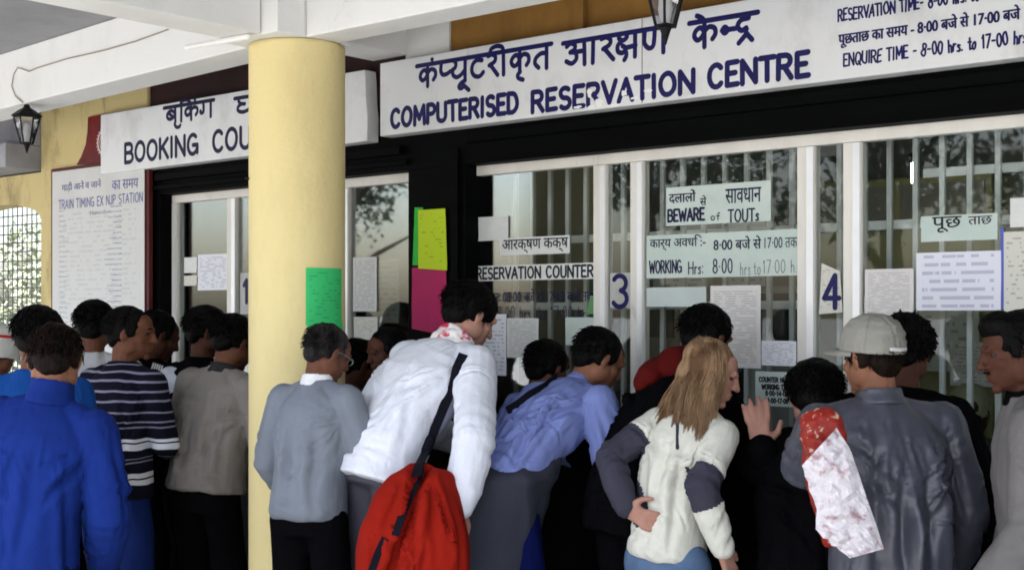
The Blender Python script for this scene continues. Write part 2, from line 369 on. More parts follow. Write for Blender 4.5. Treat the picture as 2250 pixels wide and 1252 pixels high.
b.box((x_bk0, YW, 0), (x_mid0, YW + .2, ZB)); b.box((x_mid1, YW, 0), (XR, YW + .2, ZB))
b.box((x_mid1 + .02, YW - .03, 2.38), (XR, YW - .001, 2.425))
b.box((x_bk0, YW - .04, 2.36), (x_mid0 - .02, YW - .001, 2.40)); b.box((x_bk0 - .05, YW - .025, 2.31), (x_mid0 + .01, YW - .001, 2.335))
b.box((x_mid1 - .07, YW - .02, ZB), (x_mid1 - .03, YW - .001, 2.36))
b.box((x_bk0, YW - .14, ZB - .05), (x_mid0, YW - .001, ZB - .005)); b.box((x_mid1, YW - .14, ZB - .05), (XR, YW - .001, ZB - .005))
OP(b, 'counter_front', M_dark, bevel=.003)
b = V(); xo = xw(990, YW); b.box((x_pillar, YW + .002, 2.60), (-4.43, YW + .2, 3.02)); OP(b, 'maroon_wall', M_maroon)  # upper wall painted dark maroon behind the booking sign
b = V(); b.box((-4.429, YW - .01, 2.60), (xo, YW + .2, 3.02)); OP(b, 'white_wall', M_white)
b = V(); b.box((xo + .001, YW + .002, 2.60), (XR, YW + .2, 3.02)); b.box((xw(1278, YW) - .02, YW - .03, 2.6), (xw(1278, YW) + .03, YW + .001, 3.02)); OP(b, 'shadowed_yellow_wall', M_yellow_shadow)
# yellow end pillar and the grey ledge beside it
b = V(); b.box((xw(95, YW), YW - .02, 0), (x_pillar, YW + .22, 3.02)); OP(b, 'yellow_pillar', M_yellow_old, bevel=.012)
# room behind the windows
b = V()
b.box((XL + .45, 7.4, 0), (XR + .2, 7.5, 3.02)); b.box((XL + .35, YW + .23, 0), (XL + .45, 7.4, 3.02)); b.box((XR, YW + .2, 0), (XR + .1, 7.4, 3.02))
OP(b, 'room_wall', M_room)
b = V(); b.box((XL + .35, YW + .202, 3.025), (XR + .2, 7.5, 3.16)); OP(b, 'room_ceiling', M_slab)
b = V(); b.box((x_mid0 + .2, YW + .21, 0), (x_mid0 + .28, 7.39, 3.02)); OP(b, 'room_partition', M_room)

def window(x0, x1, z0, z1, mullions, panes, grille=None, label=None):
    """aluminium counter window: frame + glass; mullions are (xa, xb)"""
    f = V(); t = .05
    f.box((x0, YG - .02, z1 - .045), (x1, YG + .03, z1)); f.box((x0, YG - .02, z0), (x1, YG + .03, z0 + .04))
    f.box((x0, YG - .022, z0 + .001), (x0 + .05, YG + .03, z1 - .046))
    for a, c in mullions: f.box((a, YG - .022, z0 + .041), (c, YG + .03, z1 - .046))
    fo = OP(f, 'window', M_alu, bevel=.003)
    for a, c in list(mullions) + [(x0, x0 + .05)]:
        h = V(); h.box((c - .42 * (c - a), YG - .028, z0 + .045), (c - .002, YG - .0225, z1 - .05)); ho = h.build('lit_side_strip', M_alu_lit); ho.parent = fo  # bright strip stands for the better lit side face of each post
    for a, c in panes:
        g = V(); g.box((a, YG - .004, z0 + .04), (c, YG, z1 - .045)); go = g.build('pane', M_glass); go.parent = fo
    return fo
m3a = (xw(1310), xw(1338)); m3b = (xw(1391), xw(1419)); m4a = (xw(1757), xw(1795)); m4b = (xw(1858), xw(1897)); m5a = (xw(2300), xw(2340)); m5b = (xw(2440), xw(2490))
wl = xw(1026)
window(wl, XR - .02, ZB, ZT, [m3a, m3b, m4a, m4b, m5a, m5b, (XR - .07, XR - .02)],
       [(wl + .05, m3a[0]), (m3a[1], m3b[0]), (m3b[1], m4a[0]), (m4a[1], m4b[0]), (m4b[1], m5a[0]), (m5a[1], m5b[0]), (m5b[1], XR - .07)])
q1 = (xw(505), xw(525)); q2 = (xw(640), xw(660)); q3 = (xw(757), xw(773))
window(x_bk0, x_mid0, ZB, ZT, [q1, q2, q3, (x_mid0 - .02, x_mid0)], [(x_bk0 + .05, q1[0]), (q1[1], q2[0]), (q2[1], q3[0]), (q3[1], x_mid0 - .02)])
# steel bars inside the glass
def grille(xs, Y, z0, z1, rails, wbar, name='grille'):
    g = V()
    for x in xs: g.box((x - wbar / 2, Y, z0), (x + wbar / 2, Y + .02, z1))
    for z, (xa, xb) in rails: g.box((xa, Y + .021, z), (xb, Y + .035, z + .035))
    OP(g, name, M_bar, bevel=.002)
xs = [wl + .075 + .105 * i for i in range(52)]
xs = [x for x in xs if x < XR - .1]
grille(xs, 4.86, ZB + .02, ZT + .1, [(1.93, (wl, XR - .05)), (1.62, (wl, XR - .05)), (2.12, (xw(1960), XR - .05))], .021)
# things standing in the room
b = V()
for i in range(5): b.box((-3.2 + .62 * i, 6.9, 0), (-2.64 + .62 * i, 7.38, 1.78))
cab = b.build('steel_cabinets', new_mat('cabinet_paint', (.33, .34, .26), .5, .2, 4), bevel=.01); tag(cab, 'row of olive steel cabinets standing along the back wall of the office', 'cabinet')
b = V(); b.box((x_mid1 + .05, 4.75, .74), (XR - .1, 5.4, .78)); b.box((x_mid1 + .05, 5.35, .02), (XR - .1, 5.39, .74)); 
tag(b.build('counter_desk', M_cream, bevel=.004), 'long cream desk behind the counter windows', 'desk')

def room_thing(name, label, cat): return tag(empty(name), label, cat)
rt = room_thing('computer_monitor', 'old grey computer monitor on the counter desk behind the second pane', 'monitor'); c = onY(1712, 705, 5.15); 
b = V(); b.box((c.x - .19, 5.05, c.z - .17), (c.x + .19, 5.10, c.z + .15)); b.box((c.x - .12, 5.101, c.z - .12), (c.x + .12, 5.32, c.z + .10)); b.box((c.x - .10, 5.06, .782), (c.x + .10, 5.26, c.z - .171)); b.build('casing', new_mat('beige_plastic', (.35, .35, .33), .5), rt, bevel=.012)
b = V(); b.box((c.x - .16, 5.046, c.z - .14), (c.x + .16, 5.049, c.z + .12)); b.build('screen', new_mat('dark_screen', (.02, .03, .035), .15), rt)
for i, (px, py, ww, hh, lab) in enumerate(((1465, 700, .42, .50, 'cream framed cupboard with two glass doors seen through the second pane'), (2010, 470, .9, .32, 'long olive notice shelf seen through the third pane'))):
    c = onY(px, py, 6.2); rt = room_thing('wall_cupboard', lab, 'cupboard'); b = V(); b.box((c.x - ww / 2, 6.0, 0.02), (c.x + ww / 2, 6.35, c.z + hh / 2)); b.build('carcass', new_mat('cupboard_paint', ((.55, .5, .36), (.36, .34, .16))[i], .5, .2, 5), rt, bevel=.01)
    b = V(); b.box((c.x - ww / 2 + .03, 5.985, c.z - .1), (c.x - .02, 5.999, c.z + hh / 2 - .04)); b.box((c.x + .02, 5.985, c.z - .1), (c.x + ww / 2 - .03, 5.999, c.z + hh / 2 - .04)); b.build('door_panel', new_mat('door_shade', (.22, .22, .18), .4), rt)
for i, (px, py, w_, h_) in enumerate(((1092, 640, .3, .22), (1230, 620, .26, .3), (1495, 600, .34, .3), (1640, 560, .22, .34), (2080, 720, .3, .4), (2150, 800, .26, .2), (1960, 640, .3, .2), (840, 640, .3, .4), (460, 520, .3, .3))):
    c = onY(px, py, 5.9); o = sheet('hanging_chart', [(c.x - w_ / 2, 5.9, c.z - h_ / 2), (c.x + w_ / 2, 5.9, c.z - h_ / 2), (c.x + w_ / 2, 5.9, c.z + h_ / 2), (c.x - w_ / 2, 5.9, c.z + h_ / 2)], paper_mat('chart_print', ((.7, .7, .68), (.6, .62, .55), (.75, .72, .7))[i % 3], lines=12, amount=.5, vert=14), seed=i * 2.7)
    tag(o, 'pale chart hung inside the office ' + ('behind the papers low on the first pane', 'behind the hours painted on the first pane', 'left of the monitor behind the second pane', 'behind the green hours board on the second pane', 'below the hand written notice on the third pane', 'behind the dark faced person at the right edge', 'behind the crumpled printed list on the third pane', 'behind the booking window right of the column', 'behind the booking window left of the column')[i], 'chart', 'charts hung inside the office')
c = onY(2007, 380, 5.4); lp = tag(empty('bulb_lamp', c), 'small lit white lamp hanging inside the office behind the third pane', 'lamp')
b = V(); b.tube([(0, 0, -.035), (0, 0, .035)], .010, 10); em_ = new_mat('lamp_glow', (.9, .9, .9)); em_.node_tree.nodes['Principled BSDF'].inputs['Emission Color'].default_value = (1, .96, .88, 1); em_.node_tree.nodes['Principled BSDF'].inputs['Emission Strength'].default_value = 14; b.build('bulb', em_, lp, smooth=True)
b = V(); b.tube([(0, 0, .056), (0, 0, .075)], .014, 8); b.tube([(0, 0, .08), (0, 0, 3.02 - c.z)], .003, 5); b.build('flex', M_iron, lp)

def scuffs(m, amount=.66, scale=9, dark=(.20, .16, .09), stretch=(1, 1, .35)):
    t = m.node_tree; b = t.nodes['Principled BSDF']; src = b.inputs['Base Color'].links[0].from_socket; tc = t.nodes.new('ShaderNodeTexCoord'); mp = t.nodes.new('ShaderNodeMapping'); mp.inputs['Scale'].default_value = stretch
    n = t.nodes.new('ShaderNodeTexNoise'); n.inputs['Scale'].default_value = scale; n.inputs['Detail'].default_value = 10; n.inputs['Roughness'].default_value = .75; n.inputs['Distortion'].default_value = .6
    rp = t.nodes.new('ShaderNodeValToRGB'); rp.color_ramp.elements[0].position = amount; rp.color_ramp.elements[0].color = (0, 0, 0, 1); rp.color_ramp.elements[1].position = min(1, amount + .14); rp.color_ramp.elements[1].color = (.75, .75, .75, 1)
    mx = t.nodes.new('ShaderNodeMix'); mx.data_type = 'RGBA'; mx.inputs[7].default_value = (*dark, 1)
    t.links.new(tc.outputs['Object'], mp.inputs[0]); t.links.new(mp.outputs[0], n.inputs['Vector']); t.links.new(n.outputs[0], rp.inputs[0]); t.links.new(rp.outputs[0], mx.inputs[0]); t.links.new(src, mx.inputs[6]); t.links.new(mx.outputs[2], b.inputs['Base Color'])
scuffs(M_yellow, .66); scuffs(M_yellow_old, .56, 5, (.09, .06, .03)); scuffs(M_sign, .62, 8, (.34, .33, .31), (1, 1, .5)); scuffs(M_white, .64, 5, (.45, .44, .42), (1, 1, 1)); scuffs(M_slab, .6, 3, (.14, .14, .14), (1, 1, 1)); scuffs(M_alu, .6, 10, (.4, .38, .33), (1, 1, .3))
# ------------------------------------------------------------------ porch: column, beams, slab
col_c = at(653, 690, 5.6); CYY = 3.66; CXX = onY(653, 690, CYY).x
col = tag(empty('porch_column', (CXX, CYY, 0)), 'thick round yellow painted porch column in the middle of the queue', 'column')
b = V(); n = 72; rings = []
for z in [0, .03, .1] + [.1 + .13 * i for i in range(1, 20)] + [2.66, 2.70, 2.716]:
    r = .200 + .0015 * noise.noise(Vector((0, 0, z * 3)))
    rings.append([(r * math.cos(2 * math.pi * i / n), r * math.sin(2 * math.pi * i / n), z) for i in range(n)])
b.loft(rings); shaft = b.build('shaft', M_yellow, col, smooth=True)
b = V(); b.loft([[(r * math.cos(2 * math.pi * i / n), r * math.sin(2 * math.pi * i / n), z) for i in range(n)] for r, z in ((.26, 0), (.26, .12), (.235, .15))])
b.build('base', M_yellow, col)
b = V(); b.tube([(-.1, -.176, 2.16), (-.1, -.19, 2.16)], .005, 6); b.build('nail', M_iron, col)

ZBm, ZSl = 2.718, 3.02
canopy = tag(empty('porch_canopy', (CXX, CYY, ZBm)), 'white concrete porch canopy of beams and flat slab above the queue', 'canopy')
inv = Matrix.Translation((-CXX, -CYY, -ZBm))
def CP(col_, name, mat, **k):
    o = col_.build(name, mat, None, **k); o.parent = canopy; o.matrix_parent_inverse = inv; return o
bx0, bx1 = -4.365, -4.165
b = V(); b.box((bx1 + .10, 3.55, ZBm), (XR + 1.5, 3.72, ZSl - .002)); CP(b, 'front_beam', M_white, bevel=.006)
b = V(); b.box((bx0, .55, ZBm + .003), (bx1, 3.40, ZSl - .002)); CP(b, 'cross_beam', M_white, bevel=.006)
b = V(); b.box((-4.66, 3.80, 2.832), (-4.42, 4.50, ZSl - .002)); CP(b, 'rear_beam', M_white, bevel=.006)
b = V(); b.box((bx0 - .06, 3.405, ZBm + .001), (bx1 + .095, 3.795, ZSl - .003)); CP(b, 'beam_block', M_white, bevel=.006)
b = V()
L0, L1 = Vector((-4.43, 3.535, 0)), Vector((-9.2, 3.925, 0)); dv = (L1 - L0).normalized(); nv = Vector((-dv.y, dv.x, 0)) * -1
p = [L0, L1, L1 + nv * .21, L0 + nv * .21]
b.loft([[(q.x, q.y, z) for q in p] for z in (ZBm, ZSl - .002)]); CP(b, 'side_beam', M_white, bevel=.006)
b = V(); b.box((-14, .6, ZSl), (XR + 4, YW + .2, ZSl + .12)); CP(b, 'slab', M_slab)  # ends run on out of view to keep the sun off the side beam
# cable and nail on the beam face, short conduit at the column
def onbeam(px, py):
    d0 = Vector(at(px, py, 1.0) - Vector((0, 0, CAM_Z))); o_ = Vector((0, 0, CAM_Z)); nn = Vector((nv.x, nv.y, 0))
    t = (L0 - o_).dot(nn) / d0.dot(nn); return o_ + d0 * t - nn * .006
cb = V(); cb.tube([onbeam(*q) for q in ((372, 66), (300, 92), (230, 112), (150, 130), (85, 150), (66, 158))], .003, 6)
cb.tube([onbeam(*q) for q in ((66, 158), (50, 152), (40, 150))] + [onbeam(32, 165), onbeam(28, 190), onbeam(36, 212), onbeam(52, 226)], .003, 6)
o = cb.build('cable', new_mat('cable_sheath', (.32, .27, .22), .6)); tag(o, 'thin cable running along the white side beam to the far lantern', 'cable')
b = V(); b.tube([(bx0 - .19, 3.33, ZBm - .012), (bx1 - .03, 3.36, ZBm - .012)], .012, 8); o = b.build('conduit', M_white); tag(o, 'short white conduit pipe under the beam beside the column', 'pipe')

# ------------------------------------------------------------------ signs
def board(name, px0, px1, zb, zt, depth, label, Y=YS, ragged=False):
    x0, x1 = onY(px0, 300, Y).x, onY(px1, 300, Y).x
    root = tag(empty(name, ((x0 + x1) / 2, Y + depth, zb)), label, 'sign')
    b = V(); inv_ = Matrix.Translation((-(x0 + x1) / 2, -Y - depth, -zb))
    if ragged:
        pts = [(x0, zb), (x1, zb + .005), (x1 + .004, zb + .12), (x1 - .006, zb + .2), (x1 - .010, zb + .3), (x1 - .016, zt), (x0, zt)]
        b.loft([[(x, y, z) for x, z in pts] for y in (Y, Y + depth)])
    else: b.box((x0, Y, zb), (x1, Y + depth, zt))
    o = b.build('panel', M_sign, root, bevel=.004); o.matrix_parent_inverse = inv_
    return root, inv_, x0, x1
def zat(px, py, Y=YS): return onY(px, py, Y).z
def xat(px, Y=YS): return onY(px, 300, Y).x
bk, bk_inv, _, _ = board('booking_sign', 221, 806, zat(221, 383), zat(221, 253), .078, 'white hanging sign lettered BOOKING COU and half hidden by the yellow column', ragged=True)
t = V()
hindi(t, ['ba', 'u', 'i', 'ka', 'dot', 'ga'], xat(362), xat(470), zat(362, 272), zat(362, 238), YS, .0105)
hindi(t, ['gha', 'ra'], xat(518), xat(590), zat(518, 256), zat(518, 217), YS, .0105)
paint(t, 'BOOKING', xat(273), xat(436), zat(273, 358), zat(273, 318), YS, .0120, jit=.003)
paint(t, 'COUNTER', xat(467), xat(668), zat(467, 334), zat(467, 290), YS, .0120, jit=.003)
o = t.build('lettering', M_inkd, bk); o.matrix_parent_inverse = bk_inv
rs, rs_inv, rx0, rx1 = board('reservation_sign', 835, 2620, zat(835, 300), zat(835, 140), .078, 'long white hanging sign lettered COMPUTERISED RESERVATION CENTRE above the counter windows')
t = V()
hindi(t, ['ka', 'dot', 'pa_half', 'ya', 'uu', 'tta', 'ra', 'ii', 'ka', 'ri', 'ta'], xat(918), xat(1211), zat(918, 193), zat(918, 146), YS, .0105)
hindi(t, ['aa', 'ra', 'ksha', 'nna'], xat(1240), xat(1472), zat(1240, 148), zat(1240, 96), YS, .0105)
hindi(t, ['ka', 'e', 'na_half', 'dra'], xat(1518), xat(1664), zat(1518, 108), zat(1518, 52), YS, .0105)
paint(t, 'COMPUTERISED', xat(859), xat(1139), zat(859, 281), zat(859, 243), YS, .0112, jit=.003)
paint(t, 'RESERVATION', xat(1167), xat(1527), zat(1167, 247), zat(1167, 204), YS, .0112, jit=.003)
paint(t, 'CENTRE', xat(1556), xat(1778), zat(1556, 194), zat(1556, 146), YS, .0112, jit=.003)
o = t.build('lettering', M_ink, rs); o.matrix_parent_inverse = rs_inv
t = V()
def line(s, px0, px1, pyb, h):
    a = (xat(px0), xat(px1), zat(px0, pyb), zat(px0, pyb - h), YS)
    if ord(s[0]) > 2000: fwrite(t, s, *a, bold=.004)
    else: paint(t, s, *a, .0037, jit=.004)
line('आरक्षण का समय - 8·00 बजे से 17·00 बजे', 1845, 2250, 6, 30)
line('RESERVATION TIME- 8-00 hrs. to 17-00 hrs.', 1841, 2258, 48, 25)
line('पूछताछ का समय - 8·00 बजे से 17·00 बजे', 1842, 2240, 108, 38)
line('ENQUIRE TIME - 8-00 hrs. to 17-00 hrs.', 1853, 2262, 146, 26)
o = t.build('time_lettering', M_ink, rs); o.matrix_parent_inverse = rs_inv
# joint line, stains where paint has come away
t = V(); xj = xat(1411); t.box((xj - .0015, YS - .001, zat(835, 298)), (xj + .0015, YS + .001, zat(835, 142))); o = t.build('joint', new_mat('rust_line', (.16, .13, .11), .8, .5, 30), rs); o.matrix_parent_inverse = rs_inv
t = V()
for (px, py, rx, rz) in ((1318, 226, .022, .018), (1350, 232, .035, .007), (1300, 236, .02, .008), (1395, 216, .02, .005), (1270, 236, .02, .006), (1296, 205, .012, .02), (1425, 200, .02, .007), (1372, 205, .014, .012)):
    c = onY(px, py, YS); k = 22; ring = []
    for i in range(k):
        a = 2 * math.pi * i / k; q = 1 + .45 * noise.noise(Vector((math.cos(a) * 1.7 + px, math.sin(a) * 1.7, py)))
        ring.append((c.x + rx * q * math.cos(a), c.z + rz * q * math.sin(a)))
    t.loft([[(x, y, z) for x, z in ring] for y in (YS - .0026 - .0003 * (px % 5), YS + .001)])
o = t.build('bare_patch', new_mat('white_patch', (.86, .85, .83), .6), rs); o.matrix_parent_inverse = rs_inv

# timetable board
x0, x1 = xat(112, YW - .05), xat(327, YW - .05); zt_ = onY(112, 372, YW - .05).z
tt = tag(empty('timetable_board', ((x0 + x1) / 2, YW - .02, 1.0)), 'tall white train timetable board in a thin maroon frame on the yellow pillar', 'sign')
tinv = Matrix.Translation((-(x0 + x1) / 2, -(YW - .02), -1.0))
b = V(); b.box((x0, YW - .05, 1.0), (x1, YW - .021, zt_))
ttm = paper_mat('timetable_print', (.62, .62, .60), (.22, .24, .36), 44, .50, 26, ink_k=.2)
o = b.build('frame', new_mat('maroon_frame', (.10, .012, .012), .5, .3, 8), tt, bevel=.003); o.matrix_parent_inverse = tinv
zz = zt_ - .022
o = sheet('panel', [(x0 + .032, YW - .056, 1.02), (x1 - .03, YW - .056, 1.02), (x1 - .03, YW - .056, zz - .2), (x0 + .032, YW - .056, zz - .2)], ttm, thick=.004, curl=0, parent=tt); o.matrix_parent_inverse = tinv
o = sheet('header_panel', [(x0 + .032, YW - .056, zz - .2), (x1 - .03, YW - .056, zz - .2), (x1 - .03, YW - .056, zz), (x0 + .032, YW - .056, zz)], new_mat('board_white', (.63, .63, .61), .6, .1, 4), thick=.004, curl=0, parent=tt); o.matrix_parent_inverse = tinv
t = V(); YT = YW - .0605
paint(t, 'TRAIN TIMING EX NJP STATION', xat(129, YT), xat(314, YT), zat(129, 460, YT), zat(129, 441, YT), YT, .0034)
write(t, 'गाड़ी आने व जाने', xat(136, YT), xat(222, YT), zat(136, 424, YT), zat(136, 402, YT), YT, .0)
write(t, 'का समय', xat(246, YT), xat(304, YT), zat(246, 418, YT), zat(246, 398, YT), YT, .0)
o = t.build('lettering', new_mat('faded_blue_paint', (.16, .17, .42), .6, .4, 20), tt); o.matrix_parent_inverse = tinv
t = V(); write(t, 'Howrah', xat(198, YT), xat(234, YT), zat(198, 473, YT), zat(198, 464, YT), YT, .02)
for k in range(34):
    z = zz - .25 - k * .031
    wv = .10 + .10 * rnd.random()
    if z > 1.1: t.box((xat(280, YT) - wv - .04, YT - .0008, z), (xat(280, YT) - .06, YT + .001, z + .008)); t.box((xat(130, YT), YT - .0008, z), (xat(130, YT) + .05 + .06 * rnd.random(), YT + .001, z + .006))
o = t.build('small_lettering', new_mat('faded_grey_paint', (.50, .52, .58), .6, .4, 20), tt); o.matrix_parent_inverse = tinv
# dark red panel with a half hidden emblem
YE = YW - .035
em = tag(empty('emblem_panel', (xat(200, YE), YW - .02, 2.5)), 'dark red curved panel with white ringed emblem behind the booking sign end', 'sign'); einv = Matrix.Translation((-xat(200, YE), -(YW - .02), -2.5))
pp = [(168, 362), (178, 345), (188, 318), (192, 290), (193, 258), (222, 252), (330, 236), (330, 350), (222, 360)]
b = V(); ring = [(onY(x, y, YE).x, onY(x, y, YE).z) for x, y in pp]
b.loft([[(x, y, z) for x, z in ring] for y in (YE, YW - .021)]); o = b.build('panel', new_mat('emblem_red', (.20, .008, .008), .45, .6, 7), em); o.matrix_parent_inverse = einv
b = V(); cc = onY(231, 312, YE)
for rr, wd in ((.075, .007), (.055, .003)):
    b.tube([(cc.x + rr * math.cos(2 * math.pi * i / 40), YE - .001, cc.z + rr * math.sin(2 * math.pi * i / 40)) for i in range(41)], wd, 6, flat=lambda q: Vector((q[0], YE - .001 + (q[1] - YE) * .2, q[2])))
for i in range(24):
    a = 2 * math.pi * i / 24
    b.tube([(cc.x + .078 * math.cos(a), YE - .001, cc.z + .078 * math.sin(a)), (cc.x + .088 * math.cos(a), YE - .001, cc.z + .088 * math.sin(a))], .004, 6, flat=lambda q: Vector((q[0], YE - .001 + (q[1] - YE) * .2, q[2])))
b.ell((cc.x, YE, cc.z), (.035, .004, .03)); o = b.build('emblem', new_mat('emblem_white', (.7, .55, .55), .5), em); o.matrix_parent_inverse = einv

# ------------------------------------------------------------------ lanterns
def lantern(loc, k, label, arm=False, drop=.1):
    root = tag(empty('hanging_lantern', loc), label, 'lantern', 'lanterns hung under the porch beams')
    root.scale = (k, k, k)
    b = V()                              # loc is the foot of the finial; height 0.30
    b.tube([(0, 0, 0), (0, 0, .02)], [.004, .010], 8); b.tube([(0, 0, .03), (0, 0, .05)], [.013, .02], 8)
    b.build('finial', M_iron, root, smooth=True)
    b = V(); hx = lambda r, z, o=0: [(r * math.cos(R(60 * i + o)), r * math.sin(R(60 * i + o)), z) for i in range(6)]
    b.loft([hx(.036, .052), hx(.036, .058)]); b.loft([hx(.078, .205), hx(.078, .214)])
    for i in range(6):
        a = R(60 * i); b.tube([(.034 * math.cos(a), .034 * math.sin(a), .055), (.075 * math.cos(a), .075 * math.sin(a), .208)], .0045, 6)
    b.build('cage', M_iron, root)
    b = V(); b.loft([hx(.088, .2145), hx(.086, .222), hx(.05, .25), hx(.02, .268), hx(.012, .29)]); b.build('roof', M_iron, root)
    b = V(); b.loft([hx(.0335, .0585), hx(.0735, .2045)]); b.build('glass', thin_glass('lantern_glass', .1, (.75, .75, .75)), root)
    b = V(); b.tube([(0, 0, .075), (0, 0, .11), (0, 0, .16)], [.018, .024, .018], 10); b.build('bulb', new_mat('bulb_white', (.8, .8, .8), .4), root, smooth=True)
    b = V(); b.tube([(0, 0, .29), (0, 0, .30 + drop)], .005, 6)
    if arm: b.tube([(0, 0, .30 + drop), (0, .15, .30 + drop + .02), (0, .42, .30 + drop + .02)], .006, 6)
    b.build('rod', M_iron, root)
p = at(1462, 97, 4.12); p2 = at(59, 336, 7.05)
lantern(p, 1.0, 'black six sided lantern hanging before the reservation sign lettering', drop=ZBm - p.z - .30)
lantern(p2, .9, 'black six sided lantern hanging from the side beam at far left', arm=True, drop=.05)

# ------------------------------------------------------------------ far left: arch, wire mesh, garden
XA = xw(95, YW) - .01
b = V(); xa0 = -11.4; seg = 24; zl = 2.32
pts = []
for i in range(seg + 1):
    u = i / seg; x = XA - .005 - u * 1.25; pts.append((x, 2.20 + .12 * math.sqrt(max(0, 1 - (2 * u - 1) ** 2))))
poly = [(XA, 2.20)] + pts + [(xa0, 2.2), (xa0, 2.50), (XA, 2.50)]
b.loft([[(x, y, z) for x, z in poly] for y in (YW, YW + .2)]); b.box((xa0, YW, 0), (XA - 1.25, YW + .2, 2.199))
tag(b.build('arch_wall', M_yellow_old), 'ochre yellow arched wall over the mesh opening at far left', 'wall')
b = V(); b.box((xa0, YW - .25, 2.512), (XA, YW + .2, 2.66)); b.box((xa0, YW - .06, 2.665), (XA, YW + .2, 3.02))
tag(b.build('concrete_ledge', new_mat('grey_concrete', (.40, .40, .43), .8, .35, 4)), 'grey concrete ledge above the arched opening', 'ledge')
b = V(); YM = YW + .26
for i in range(22): x = XA - .02 - .062 * i; b.tube([(x, YM, 0), (x + .004, YM, 2.4)], .0045, 5, dome=False)
for i in range(39): z = .04 + .062 * i; b.tube([(XA + .02, YM + .008, z), (XA - 1.35, YM + .008, z + .004)], .0045, 5, dome=False)
tag(b.build('wire_mesh', new_mat('mesh_wire', (.16, .16, .17), .6)), 'square wire mesh screen filling the arched opening', 'mesh')
def bush(name, c, r, n, label, col):
    root = tag(empty(name, (c[0], c[1], 0)), label, 'bush'); rr = random.Random(int(c[0] * 100))
    b = V()
    for i in range(7):
        a = rr.random() * 6.28; q = (.5 * r[0] * math.cos(a), .5 * r[1] * math.sin(a), r[2] * (.8 + .8 * rr.random()))
        b.tube([(0, 0, 0), (q[0] * .4, q[1] * .4, q[2] * .5), q], [.03, .018, .006], 6)
    b.build('stem', new_mat('bark', (.09, .06, .04), .9), root)
    vs, fs = [], []
    for i in range(n):
        th = rr.random() * 6.28; cz = rr.uniform(-1, 1); k = rr.random() ** .45; sq = math.sqrt(1 - cz * cz)
        p = Vector((r[0] * k * sq * math.cos(th), r[1] * k * sq * math.sin(th), c[2] + r[2] * k * cz))
        if noise.noise(p * 2.6 + Vector((c[0], 0, 0))) < -.12 or p.z < .02: continue
        s = rr.uniform(.03, .06); M = Matrix.Rotation(rr.random() * 6.28, 3, 'Z') @ Matrix.Rotation(rr.uniform(-1, 1), 3, 'X') @ Matrix.Rotation(rr.uniform(-1, 1), 3, 'Y')
        o = len(vs)
        for q in ((-.45, 0, 0), (0, -.8, .12), (.45, 0, 0), (0, .8, .12)): vs.append(tuple(p + M @ Vector(q) * s))
        fs.append((o, o + 1, o + 2, o + 3))
    m = bpy.data.meshes.new('foliage'); m.from_pydata(vs, [], fs); m.materials.append(col); o = bpy.data.objects.new('foliage', m); C.objects.link(o); o.parent = root
leafA = new_mat('leaf_green', (.34, .40, .24), .5, 0, 3, col2=(.14, .19, .10)); leafB = new_mat('leaf_overexposed', (.48, .50, .40), .5, 0, 3, col2=(.2, .25, .15))  # overexposure is put into the whitish leaf colours
def tree(c, hgt, rr_, label, seed):
    root = tag(empty('tree', (c[0], c[1], 0)), label, 'tree'); rr = random.Random(seed); b = V()
    b.tube([(0, 0, 0), (.08, .05, hgt * .3), (0, .1, hgt * .55), (.1, 0, hgt * .85)], [.24, .19, .14, .05], 10)
    for i in range(7):
        a = 6.28 * i / 7 + rr.random(); z0 = hgt * rr.uniform(.32, .55); q = (rr_ * .7 * math.cos(a), rr_ * .7 * math.sin(a), z0 + hgt * rr.uniform(.12, .3)); b.tube([(0, .05, z0), (q[0] * .5, q[1] * .5, z0 + (q[2] - z0) * .6), q], [.10, .06, .025], 7)
    b.build('trunk', new_mat('tree_bark', (.08, .06, .045), .9, .4, 8, bump=.5), root, smooth=True)
    vs, fs = [], []
    cl = [(rr_ * rr.uniform(-.75, .75), rr_ * rr.uniform(-.75, .75), hgt * rr.uniform(.5, .95), rr.uniform(.5, 1.0)) for _ in range(26)]
    for i in range(7000):
        q = cl[i % 26]; v = Vector((rr.gauss(0, 1), rr.gauss(0, 1), rr.gauss(0, .8))).normalized() * q[3] * rr.random() ** .4; p = Vector(q[:3]) + v; s = rr.uniform(.07, .13)
        M = Matrix.Rotation(rr.random() * 6.28, 3, 'Z') @ Matrix.Rotation(rr.uniform(-1.2, 1.2), 3, 'X'); o = len(vs)
        for k in ((-.5, 0, 0), (0, -.8, .1), (.5, 0, 0), (0, .8, .1)): vs.append(tuple(p + M @ Vector(k) * s))
        fs.append((o, o + 1, o + 2, o + 3))
    m = bpy.data.meshes.new('crown'); m.from_pydata(vs, [], fs); m.materials.append(leaf_dark); o = bpy.data.objects.new('crown', m); C.objects.link(o); o.parent = root
leaf_dark = new_mat('leaf_dark', (.06, .10, .03), .5, 0, 1.5, col2=(.03, .05, .015))
for i, (x, y, h, r_, lab) in enumerate(((-9, -11, 6.5, 2.2, 'broad leafy tree added out of view for its reflection in the third counter pane'), (-15, -13, 7.5, 2.6, 'tall leafy tree added out of view for its reflection in the second counter pane'), (-22, -11, 7, 2.6, 'leafy tree added out of view for its reflection in the first counter pane'))): tree((x, y), h, r_, lab, 11 + i)  # trees added behind the camera to darken and break the pane reflections
bush('leafy_bush', (-10.2, 6.4, 1.3), (1.2, .9, 1.35), 9000, 'pale leafy bush seen low through the wire mesh', leafB)
bush('leafy_bush', (-12.0, 7.6, 1.4), (1.4, 1.0, 1.6), 8000, 'taller green bush farther behind the wire mesh', leafA)
bush('leafy_bush', (-9.2, 8.4, 1.2), (1.3, .9, 1.4), 7000, 'round green bush beside the office end wall beyond the mesh', leafA)
